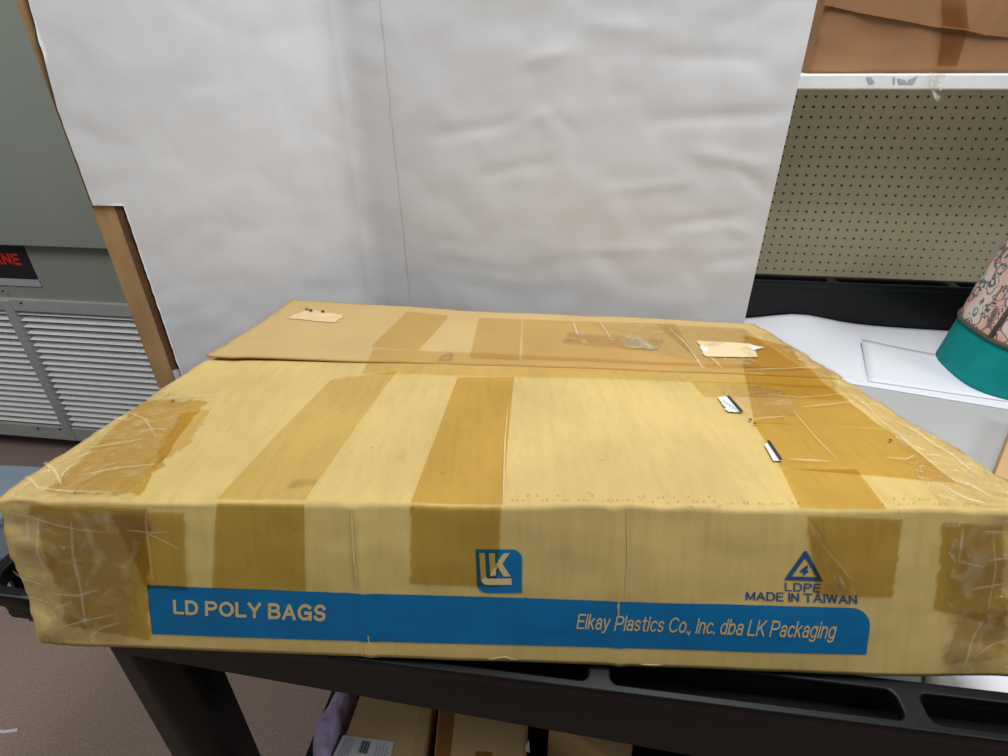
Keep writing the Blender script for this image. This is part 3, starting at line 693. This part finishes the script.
wq = [at_z(x, y, zt - .006) for x, y in ((525, 751), (530, 753), (529, 740), (526, 744))]
sheet('torn_tape', wq, [(0, 1, 2, 3)], 'label', b2, False)
b3 = lower_box('cardboard_box', 'dim cardboard box with slanted edge farthest along the lower tray', ((612, 760), (630, 775), (637, 700), (548, 720)), zt - .02, 'dim_card')
# lilac cloth stuffed between tray edge and box
vs, fs = [], []; NX, NY = 18, 40
for j in range(NY + 1):
    t = j / NY
    cl = at_z(317 + (-24) * t + 6 * math.sin(t * 9) + 14 * (1 - t), 668 + 110 * t, zt + .01); cr = at_z(351 - 24 * t, 672 + 100 * t, zt)
    for i in range(NX + 1):
        s = i / NX; p = cl * (1 - s) + cr * s
        p[2] = (LS + .002) + (zt + .012 - LS - .002) * (min(1, max(0, math.sin(math.pi * min(.5, s * .9 + .02)))) ** .45) * (1 if s < .85 else (1 - (s - .85) / .15 * .0)) + .008 * fbm(s * 2.5, t * 6, .5, 3)
        vs.append(p)
k = len(vs); vs += [np.array([v[0], v[1], LS + .002]) for v in vs]
for j in range(NY):
    for i in range(NX):
        a = j * (NX + 1) + i; qd = (a, a + 1, a + NX + 2, a + NX + 1); fs += [qd, tuple(k + x for x in reversed(qd))]
    for a, b in (((j + 1) * (NX + 1), j * (NX + 1)), (j * (NX + 1) + NX, (j + 1) * (NX + 1) + NX)): fs.append((a, k + a, k + b, b))
for i in range(NX):
    for a, b in ((i, i + 1), (NY * (NX + 1) + i + 1, NY * (NX + 1) + i)): fs.append((a, k + a, k + b, b))
tag(mesh('folded_cloth', vs, fs, 'lilac', None, True), 'lilac cloth stuffed between the lower tray edge and the labelled box', 'cloth')

# thin white scrap on the carpet
p_ = [at_z(x, y, .004) for x, y in ((-12, 729), (4, 731), (18, 729))]
vs = [q_ + np.array([0, dy, dz]) for q_ in p_ for dy, dz in ((-.004, -.003), (.004, -.003), (0, .003))]
fs = [(0, 1, 2), (8, 7, 6)] + [(3 * i + a, 3 * i + (a + 1) % 3, 3 * i + 3 + (a + 1) % 3, 3 * i + 3 + a) for i in range(2) for a in range(3)]
tag(mesh('paper_scrap', vs, fs, 'label'), 'thin white paper sliver lying on the brown carpet', 'paper')

# ================================================================== the big carton
AL = math.radians(7.5); NT = np.array([0, math.sin(AL), math.cos(AL)])
d = ray(504, 507); PT0 = ORG + d * .62
kTL, kTR, kBR = (on_plane(x, y, PT0, NT) for x, y in ((-8, 499), (1058, 512), (757, 324)))
kBL = at_y(291, 303.5, 1.215)
ZB = HC - .614
kFL, kFR = at_z(35, 644, ZB), at_z(1040, 681, ZB)
DEPTH = np.linalg.norm(kBL - kTL); WID = np.linalg.norm(kTR - kTL); HGT = np.linalg.norm(kFL - kTL)
NF = np.cross(kTR - kTL, kFL - kTL); NF = NF / np.linalg.norm(NF)
if NF[1] > 0: NF = -NF
print('carton', kTL, kTR, kBR, kBL, kFL, kFR, 'w/d/h', WID, DEPTH, HGT)
RE, RU = .0035, .016
def rdrop(dd, r):
    return 0.0 if dd >= r else r - math.sqrt(max(0, r * r - (r - dd) ** 2))
SEAM_V = .545
SMOOTH = [False]
def s_top(u, v, flap=True):
    dd = .293 * RE + v * DEPTH; vv = dd / DEPTH
    p = (kTL * (1 - u) + kTR * u) * (1 - vv) + (kBL * (1 - u) + kBR * u) * vv
    du = min(u, 1 - u) * WID
    if SMOOTH[0]: return p + NT * .006 * math.sin(math.pi * min(1, max(0, u))) * math.sin(math.pi * min(1, v))
    h = -rdrop(dd, RE) - rdrop(du + .004, RU) * .6
    h += .006 * math.sin(math.pi * min(1, max(0, u))) * math.sin(math.pi * min(1, v)) + .0022 * fbm(u * 6, v * 5, .7, 3)
    edge = math.exp(-(du / .07) ** 2); h += .004 * edge * fbm(u * 16, v * 13, 5.2, 4)
    h += .0016 * math.exp(-(v * DEPTH / .03) ** 2) * fbm(u * 30, 0, 3.3, 3)
    if v > SEAM_V: h += (.0095 - .0075 * min(1, u / .38)) if flap else -.0035 + .0
    return p + NT * h
def s_front(u, w):
    dd = .293 * RE + w * HGT; ww = min(1, dd / HGT)
    p = (kTL * (1 - u) + kTR * u) * (1 - ww) + (kFL * (1 - u) + kFR * u) * ww
    du = min(u, 1 - u) * WID
    if SMOOTH[0]: return p + NF * .004 * math.sin(math.pi * w) * math.sin(math.pi * min(1, max(0, u)))
    h = -rdrop(dd, RE) - rdrop(du + .004, RU)
    h += .004 * math.sin(math.pi * w) * math.sin(math.pi * min(1, max(0, u))) + .0018 * fbm(u * 7, w * 2.2, 2.7, 3)
    edge = math.exp(-(du / .06) ** 2); h += .007 * edge * fbm(u * 22, w * 4.5, 8.2, 4)
    if u > .84: p = p + UP * .016 * ((u - .84) / .16) ** 2 * w
    for uc, am, wd in ((.352, .0022, .006), (.60, .0018, .005)): h += am * math.exp(-((u - uc) / wd) ** 2)
    return p + NF * h
def invert(surf, px, py):
    if surf is s_top: q = np.array([px / 1008, max(0, (500 - py) / 200)])
    else: q = np.array([px / 1008, .45])
    SMOOTH[0] = True
    for _ in range(14):
        def S(a): return proj(surf(min(1.2, max(-.2, a[0])), min(1.05, max(0, a[1]))))
        f0 = S(q); r = np.array([px, py]) - f0
        e = 1e-3; J = np.array([(S(q + np.array([e, 0])) - f0) / e, (S(q + np.array([0, e])) - f0) / e]).T
        try: dq = np.linalg.solve(J, r)
        except Exception: break
        q = q + np.clip(dq, -.15, .15); q = np.clip(q, [-.01, 0], [1.01, 1.0 if surf is s_top else .975])
        if abs(r).max() < .05: break
    SMOOTH[0] = False
    return q
def normal(surf, u, v):
    e = 2e-3; a = surf(min(1, u + e), v) - surf(max(0, u - e), v); b = surf(u, min(1, v + e)) - surf(u, max(0, v - e)); n = np.cross(a, b)
    n = n / (np.linalg.norm(n) + 1e-12); ref = NT if surf is s_top else NF
    return n if np.dot(n, ref) > 0 else -n
def lay(surf, u, v, off): u = min(1, max(0, u)); v = min(1, max(0, v)); return surf(u, v) + (NT if surf is s_top else NF) * off

carton = thing('cardboard_carton', 'big taped kraft carton with blue printed band lying across the black cart', 'box', ((kFL + kFR)[0] / 2, (kFL + kFR)[1] / 2, ZB))
NU, NV, NW = 230, 70, 34
ZBB = TRAY + .008
rings = []
vv_ = [1 - i / NV for i in range(NV + 1)]; vv_[-1:] = [.004, 0]
for i in range(NU + 1):
    u = i / NU; r = [s_top(u, v, False) for v in vv_] + [s_front(u, w) for w in ([.014] + [w_ / NW for w_ in range(1, NW + 1)])]
    fb = r[-1]; bt = s_top(u, 1, False); bb = bt - NT * .19; bb[2] = max(bb[2], ZBB)
    for k in range(1, 9): r.append(fb * (1 - k / 8) + bb * (k / 8) + NT * .0)
    for k in range(1, 5): r.append(bb * (1 - k / 5) + bt * (k / 5))
    rings.append(r)
n = len(rings[0]); vs = [p for r in rings for p in r]; fs = []
for i in range(NU):
    for k in range(n): fs.append((i * n + k, i * n + (k + 1) % n, (i + 1) * n + (k + 1) % n, (i + 1) * n + k))
for i, sgn in ((0, -1), (NU, 1)):                                 # ends: pulled in to a slightly bulging cap
    c = sum(rings[i]) / n; prev = [i * n + k for k in range(n)]
    for q, bulge in ((.12, .010), (.35, .018), (.7, .022)):
        cur = []
        for k in range(n):
            p = rings[i][k] * (1 - q) + c * q + np.array([sgn * (bulge + .006 * fbm(k * .2, q * 6, i, 3)), 0, 0]); cur.append(len(vs)); vs.append(p)
        for k in range(n): fs.append((prev[k], prev[(k + 1) % n], cur[(k + 1) % n], cur[k]))
        prev = cur
    fs.append(tuple(prev))
mesh('body', vs, fs, 'kraft', carton, True)
# rear flap, a sheet of board lifted off at its left end
vs, fs = [], []; NA, NB = 90, 40; TH = .0042
for j in range(NB + 1):
    for i in range(NA + 1):
        u = .004 + .992 * i / NA; v = SEAM_V + .001 + (1 - SEAM_V - .002) * j / NB; p = s_top(u, v); vs.append(p)
k = len(vs); vs += [p - NT * TH for p in vs]
for j in range(NB):
    for i in range(NA):
        a = j * (NA + 1) + i; q_ = (a, a + 1, a + NA + 2, a + NA + 1); fs += [q_, tuple(k + x for x in reversed(q_))]
    for a, b in (((j + 1) * (NA + 1), j * (NA + 1)), (j * (NA + 1) + NA, (j + 1) * (NA + 1) + NA)): fs.append((a, k + a, k + b, b))
for i in range(NA):
    for a, b in ((i, i + 1), (NB * (NA + 1) + i + 1, NB * (NA + 1) + i)): fs.append((a, k + a, k + b, b))
mesh('rear_flap', vs, fs, 'flap', carton, True)

UVC = {}
def uvq(surf, quad):
    out = []
    for c in quad:
        key = (surf.__name__, c)
        if key not in UVC: UVC[key] = invert(surf, *c)
        out.append(UVC[key])
    return out
def patch(name, surf, quad, off, m, parent=None, nu=10, nv=14, ragged=0.0, seed=0, wav=0.0):
    """quad in picture pixels, front-left, front-right, back-right, back-left; laid on the carton's surface"""
    q = uvq(surf, quad); vs = []
    for j in range(nv + 1):
        t = j / nv
        for i in range(nu + 1):
            s = i / nu
            a = (q[0] * (1 - s) + q[1] * s) * (1 - t) + (q[3] * (1 - s) + q[2] * s) * t
            if ragged and (i in (0, nu) or j in (0, nv)): a = a + ragged * np.array([fbm(s * 9 + seed, t * 9, seed, 3), fbm(s * 9, t * 9 + 5, seed, 3) * 1.3])
            w = wav * (.4 + fbm(s * 4 + seed, t * 4, seed * 1.7, 4)) if wav else 0
            vs.append(lay(surf, a[0], a[1], off + max(0, w)))
    return sheet(name, vs, [(j * (nu + 1) + i, j * (nu + 1) + i + 1, (j + 1) * (nu + 1) + i + 1, (j + 1) * (nu + 1) + i) for j in range(nv) for i in range(nu)], m, parent or carton)
TOP, FRO = s_top, s_front
# --- amber tape on top
A = .0011
patch('tape_strip', TOP, ((216, 499), (305, 501), (397, 371), (331, 380)), A, 'tape2', nv=24)
patch('tape_strip', TOP, ((411, 503), (502, 505), (514, 377), (458, 377)), A, 'tape', nv=24)
patch('tape_strip', TOP, ((362, 374), (838, 389), (828, 372), (374, 352)), A * 2, 'tape2', nu=40, nv=6)
patch('tape_strip', TOP, ((371, 350), (419, 353), (449, 317), (407, 314)), A, 'tape2')
patch('tape_strip', TOP, ((470, 360), (519, 362), (522, 321), (479, 319)), A, 'tape2')
patch('tape_strip', TOP, ((522, 361), (700, 368), (676, 325), (523, 321)), A, 'tape2', nu=16)
patch('tape_strip', TOP, ((706, 369), (805, 373), (742, 329), (655, 325)), A * 1.5, 'tape2', nu=16)
patch('tape_strip', TOP, ((754, 424), (884, 428), (806, 369), (743, 369)), A, 'tape', nu=16)
patch('tape_strip', TOP, ((743, 369), (806, 369), (790, 348), (744, 336)), A, 'tape', nu=16)
patch('tape_strip', TOP, ((780, 468), (958, 484), (886, 429), (753, 423)), A, 'tape', nu=20)
patch('tape_strip', TOP, ((800, 509), (888, 511), (856, 470), (781, 469)), A * 1.2, 'tape')
patch('tape_strip', TOP, ((704, 398), (850, 400), (832, 386), (690, 382)), A * 1.6, 'tape2', nu=16)
patch('tape_strip', TOP, ((46, 492), (140, 495), (206, 401), (145, 401)), A, 'tape', nu=14, nv=20, ragged=.012, seed=3)
patch('tape_strip', TOP, ((150, 470), (188, 445), (214, 408), (180, 415)), A * .8, 'tape2', ragged=.008, seed=6)
patch('milky_tape', TOP, ((561, 345), (655, 352), (664, 342), (568, 334)), A * 3, 'greytape', ragged=.006, seed=2)
patch('milky_tape', TOP, ((284, 490), (316, 487), (318, 480), (292, 482)), A * 3, 'greytape', ragged=.004, seed=5)
patch('milky_tape', TOP, ((436, 364), (452, 364), (454, 356), (446, 354)), A * 3, 'greytape', ragged=.004, seed=7)
# --- amber tape on the front
patch('tape_strip', FRO, ((213, 588), (307, 590), (305, 503), (217, 502)), A, 'tape')
patch('tape_strip', FRO, ((411, 583), (498, 587), (501, 506), (411, 505)), A, 'tape', ragged=.003, seed=1)
patch('tape_strip', FRO, ((70, 625), (150, 640), (148, 508), (30, 505)), A, 'tape', ragged=.01, seed=4)
patch('tape_strip', FRO, ((146, 587), (188, 589), (186, 512), (110, 510)), A * 1.5, 'tape', ragged=.003, seed=5)
patch('tape_strip', FRO, ((816, 595), (892, 597), (903, 519), (806, 515)), A, 'tape', ragged=.003, seed=6)
patch('tape_strip', FRO, ((934, 610), (1003, 630), (1003, 525), (943, 522)), A, 'tape', ragged=.006, seed=7)
patch('tape_strip', FRO, ((940, 665), (1000, 660), (1000, 620), (960, 612)), A, 'tape2', ragged=.008, seed=8)
# --- clear film gathered round the ends
patch('clear_film', TOP, ((8, 499), (130, 497), (196, 398), (160, 393)), .0022, 'clear', nu=30, nv=40, ragged=.01, seed=11, wav=.002)
patch('clear_film', FRO, ((50, 640), (128, 640), (150, 512), (10, 508)), .0022, 'clear', nu=30, nv=30, ragged=.01, seed=12, wav=.002)
patch('clear_film', TOP, ((938, 508), (1040, 510), (930, 428), (880, 418)), .0022, 'clear', nu=30, nv=40, ragged=.01, seed=13, wav=.002)
patch('clear_film', TOP, ((880, 418), (930, 428), (775, 336), (757, 336)), .0020, 'clear', nu=16, nv=40, ragged=.006, seed=14, wav=.001)
patch('clear_film', FRO, ((945, 672), (1034, 672), (1050, 520), (948, 520)), .0022, 'clear', nu=30, nv=30, ragged=.008, seed=15, wav=.002)
patch('clear_film', TOP, ((742, 420), (800, 416), (780, 390), (715, 384)), .002, 'clear', nu=20, nv=20, ragged=.01, seed=16, wav=.001)
patch('clear_film', TOP, ((640, 352), (760, 372), (745, 330), (590, 325)), .0018, 'clear', nu=20, nv=20, ragged=.01, seed=18, wav=.001)
pf = patch('peeled_film', FRO, ((838, 594), (852, 590), (813, 518), (806, 517)), .004, 'greytape', nu=10, nv=20, seed=17, wav=.005)

# --- wrinkle ridges in the film and pale board creases
def ridge(name, surf, pts, w, h, m, off=.002, parent=None):
    pp = []
    for a, b in zip(pts[:-1], pts[1:]):
        for k in range(4): pp.append((a[0] + (b[0] - a[0]) * k / 4, a[1] + (b[1] - a[1]) * k / 4))
    pp.append(pts[-1]); uv = [invert(surf, *c) for c in pp]; P = [lay(surf, a[0], a[1], off) for a in uv]; N = NT if surf is s_top else NF
    vs, fs = [], []; n_ = len(P)
    for i, p in enumerate(P):
        t = P[min(n_ - 1, i + 1)] - P[max(0, i - 1)]; t = t / (np.linalg.norm(t) + 1e-9); sd = np.cross(t, N)
        k = math.sin(math.pi * (i + .3) / (n_ - 1 + .6)) ** .5; ww = w * k * (.6 + .5 * abs(fbm(i * .9, w * 900, 1, 2)))
        vs += [p - sd * ww, p + N * h * k, p + sd * ww]
        if i: a = (i - 1) * 3; b = i * 3; fs += [(a, a + 1, b + 1, b), (a + 1, a + 2, b + 2, b + 1)]
    return sheet(name, vs, fs, m, parent or carton)
WR = [(TOP, [(82, 478), (115, 471), (160, 466)]), (TOP, [(60, 478), (70, 470), (76, 466)]), (TOP, [(92, 450), (120, 446), (150, 441)]), (TOP, [(128, 416), (146, 422), (156, 438)]),
      (TOP, [(150, 402), (180, 400), (216, 397)]), (TOP, [(24, 478), (34, 484), (40, 492)]), (TOP, [(40, 462), (55, 472), (62, 486)]), (TOP, [(72, 462), (100, 452)]), (TOP, [(130, 440), (152, 432), (168, 432)]),
      (TOP, [(110, 420), (130, 424), (142, 414)]), (TOP, [(36, 489), (70, 494), (110, 495)]),
      (FRO, [(14, 512), (50, 521), (80, 528), (110, 531)]), (FRO, [(128, 528), (150, 531), (172, 530)]), (FRO, [(150, 532), (168, 540), (182, 548)]),
      (FRO, [(148, 514), (151, 545), (155, 580)]), (FRO, [(74, 518), (76, 555), (84, 590), (88, 622)]), (FRO, [(40, 515), (40, 545), (45, 565)]), (FRO, [(14, 570), (30, 580), (50, 584)]),
      (FRO, [(56, 592), (80, 594), (102, 588)]), (FRO, [(58, 606), (75, 600)]), (FRO, [(62, 625), (90, 618), (118, 612)]), (FRO, [(92, 636), (104, 626), (124, 620)]), (FRO, [(22, 596), (50, 600)]), (FRO, [(28, 520), (30, 540)]),
      (TOP, [(893, 420), (928, 444), (972, 474)]), (TOP, [(868, 410), (908, 446), (955, 486)]), (TOP, [(940, 488), (965, 502), (985, 508)]), (TOP, [(955, 480), (990, 500)]),
      (TOP, [(800, 410), (830, 406), (856, 402)]), (TOP, [(768, 398), (800, 400), (845, 395)]), (TOP, [(845, 395), (856, 399), (872, 412)]), (TOP, [(790, 410), (815, 440), (838, 463)]), (TOP, [(745, 373), (790, 372), (826, 372)]),
      (TOP, [(788, 462), (830, 464)]), (TOP, [(885, 460), (905, 462), (914, 458)]), (TOP, [(752, 422), (785, 419)]), (TOP, [(700, 356), (712, 362), (722, 372)]), (TOP, [(666, 328), (684, 345), (703, 372)]), (TOP, [(573, 324), (578, 340)]), (TOP, [(600, 325), (610, 340)]),
      (FRO, [(805, 517), (818, 540), (836, 562), (850, 578)]), (FRO, [(960, 526), (958, 545), (955, 562)]), (FRO, [(956, 560), (980, 567)]), (FRO, [(965, 590), (985, 587), (1002, 584)]), (FRO, [(980, 530), (1005, 532)]), (FRO, [(985, 560), (1004, 558)]),
      (FRO, [(958, 668), (968, 640), (978, 622)]), (FRO, [(970, 655), (990, 645), (1005, 642)]), (FRO, [(990, 530), (992, 570), (985, 610)]), (FRO, [(945, 550), (952, 560)])]
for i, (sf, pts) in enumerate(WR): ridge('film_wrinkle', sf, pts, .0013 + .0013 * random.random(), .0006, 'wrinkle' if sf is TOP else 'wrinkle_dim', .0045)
ridge('board_crease', FRO, [(352, 507), (355, 560), (358, 584)], .0016, .001, 'crease', .001)
ridge('board_crease', FRO, [(361, 646), (363, 655), (364, 664)], .0016, .001, 'crease', .001)
ridge('board_crease', FRO, [(627, 512), (628, 560), (625, 596)], .0012, .0008, 'crease', .001)
ridge('board_crease', TOP, [(503, 503), (505, 440), (508, 405)], .0016, .0008, 'crease', .001)
ridge('edge_scuff', FRO, [(640, 669), (650, 666), (662, 668)], .0014, .0008, 'crease', .001)
ridge('edge_scuff', FRO, [(488, 659), (505, 656), (518, 661)], .0014, .0008, 'crease', .001)

# --- rubbed flute dents behind the front edge
MAT['dent'] = soft_film('flute_dent', (0.30, 0.20, 0.09), 0.22)
for k in range(96):
    x = 512 + 5 * k + random.uniform(-1, 1)
    if random.random() < .2 or 800 < x < 880: continue
    y = 501.5 - random.choice((0, 0, 4.5)) + (x - 512) * .012; h_ = random.uniform(1.2, 3.2)
    patch('flute_dent', TOP, ((x, y), (x + 2.4, y), (x + 2.4, y - h_), (x, y - h_)), .0008, 'dent', None, 1, 1)
# --- torn labels, slits
patch('torn_label', TOP, ((287, 322), (335, 326), (346, 319), (309, 313)), .0012, 'torn', ragged=.006, seed=21)
patch('torn_label', TOP, ((704, 359), (758, 360), (750, 345), (697, 343)), .0022, 'beige', ragged=.004, seed=22)
patch('label_corner', TOP, ((752, 353), (764, 350), (750, 346), (748, 347)), .0026, 'label')
patch('label_corner', TOP, ((703, 354), (708, 355), (707, 350), (699, 350)), .0026, 'label', ragged=.003, seed=3)
s1 = patch('torn_slip', TOP, ((728, 414), (742, 414), (728, 398), (717, 399)), .003, 'label', ragged=.004, seed=31)
patch('dark_edge', TOP, ((740, 415), (743, 414), (729, 398), (726, 398)), .0036, 'ink', s1)
for k in range(5): x = 723 + 3 * k; y = 402 + 2.1 * k; patch('print_mark', TOP, ((x, y + 3), (x + 1.6, y + 3), (x + .6, y), (x - .8, y)), .0036, 'scuff', s1, 1, 1)
s2 = patch('torn_slip', TOP, ((773, 463), (781, 463), (768, 444), (764, 447)), .003, 'label')
patch('dark_edge', TOP, ((779, 463), (782, 462), (769, 443), (766, 444)), .0036, 'ink', s2)
for (x, y) in ((748, 421), (752, 425), (888, 441), (306, 313), (310, 314), (322, 315)): patch('dark_speck', TOP, ((x, y + 1.3), (x + 3, y + 1.8), (x + 2.5, y), (x, y)), .0036, 'ink', None, 2, 2, .003, x)

# --- blue print on the front
PR = .0007
def band_mesh():
    q = uvq(FRO, ((152, 634), (866, 654), (872, 608), (147, 585)))
    me = plate([rrect(0, 15, 0, 1, .42, 8, (1, 0, 0, 0))], 0)
    bm = bmesh.new(); bm.from_mesh(me)
    for k in range(1, 90): bmesh.ops.bisect_plane(bm, geom=list(bm.verts) + list(bm.edges) + list(bm.faces), plane_co=(15 * k / 90, 0, 0), plane_no=(1, 0, 0))
    for k in range(1, 5): bmesh.ops.bisect_plane(bm, geom=list(bm.verts) + list(bm.edges) + list(bm.faces), plane_co=(0, k / 5, 0), plane_no=(0, 1, 0))
    for v in bm.verts:
        s, t = v.co.x / 15, v.co.y; a = (q[0] * (1 - s) + q[1] * s) * (1 - t) + (q[3] * (1 - s) + q[2] * s) * t; v.co = tuple(lay(FRO, a[0], a[1], PR))
    bm.to_mesh(me); bm.free(); return me
band = link('printed_band', band_mesh(), 'blue', carton)
def print_shape(name, me, quad, m, off, parent, norm=True):
    q = uvq(FRO, quad); xs = [v.co.x for v in me.vertices]; ys = [v.co.y for v in me.vertices]; x0, x1, y0, y1 = min(xs), max(xs), min(ys), max(ys)
    if not norm: x0, x1, y0, y1 = 0, 1, 0, 1
    for v in me.vertices:
        s, t = (v.co.x - x0) / (x1 - x0), (v.co.y - y0) / (y1 - y0)
        a = (q[0] * (1 - s) + q[1] * s) * (1 - t) + (q[3] * (1 - s) + q[2] * s) * t; v.co = tuple(lay(FRO, a[0], a[1], off))
    return link(name, me, m, parent)
print_shape('lettering', text_mesh('LD POLY BAGS', .19, 0, .10), ((174, 614), (326, 621), (327, 603), (173, 599)), 'crease', PR + .0004, band)
print_shape('lettering', text_mesh('Elkay Plastics Co., Inc. dba LK Packaging', .12, .16, .10), ((576, 632), (834, 642), (837, 621), (577, 613)), 'crease', PR + .0004, band)
lg = print_shape('printed_logo', plate([rrect(0, 1, 0, 1, .22, 7, (1, 0, 1, 0))], 0), ((477.5, 593), (522, 593), (522, 549), (475.5, 549)), 'blue', PR, carton, False)
lq = ((477.5, 593), (522, 593), (522, 549), (475.5, 549))
def logo_poly(pts): return print_shape('logo_letter', plate([pts], 0), lq, 'crease', PR + .0004, lg, False)
logo_poly([(.08, .92), (.20, .92), (.21, .38), (.24, .345), (.77, .345), (.77, .195), (.22, .195), (.14, .22), (.095, .30)])
logo_poly([(.29, .92), (.42, .92), (.42, .66), (.61, .92), (.74, .92), (.575, .68), (.75, .39), (.60, .39), (.475, .60), (.43, .54), (.43, .40), (.30, .40)])
print_shape('recycling_triangle', plate([[(0, 0), (1, 0), (.56, 1), (.50, 1)], [(.19, .13), (.84, .13), (.545, .74), (.51, .74)]], 0), ((784, 580), (823, 581), (823, 551), (785, 550)), 'navy', PR, carton, False)
print_shape('lettering', text_mesh('4', .24, .2), ((799, 574.5), (808, 575), (809, 565), (801, 565)), 'navy', PR, carton)
print_shape('lettering', text_mesh('LDPE', .14, 0, .16), ((785, 591), (820, 592.5), (821, 583.5), (785, 582.5)), 'navy', PR, carton)
print_shape('lettering', text_mesh('MADE IN TAIWAN', .15, 0, .10), ((745.5, 600), (857, 604), (856.5, 595), (746, 591)), 'navy', PR, carton)
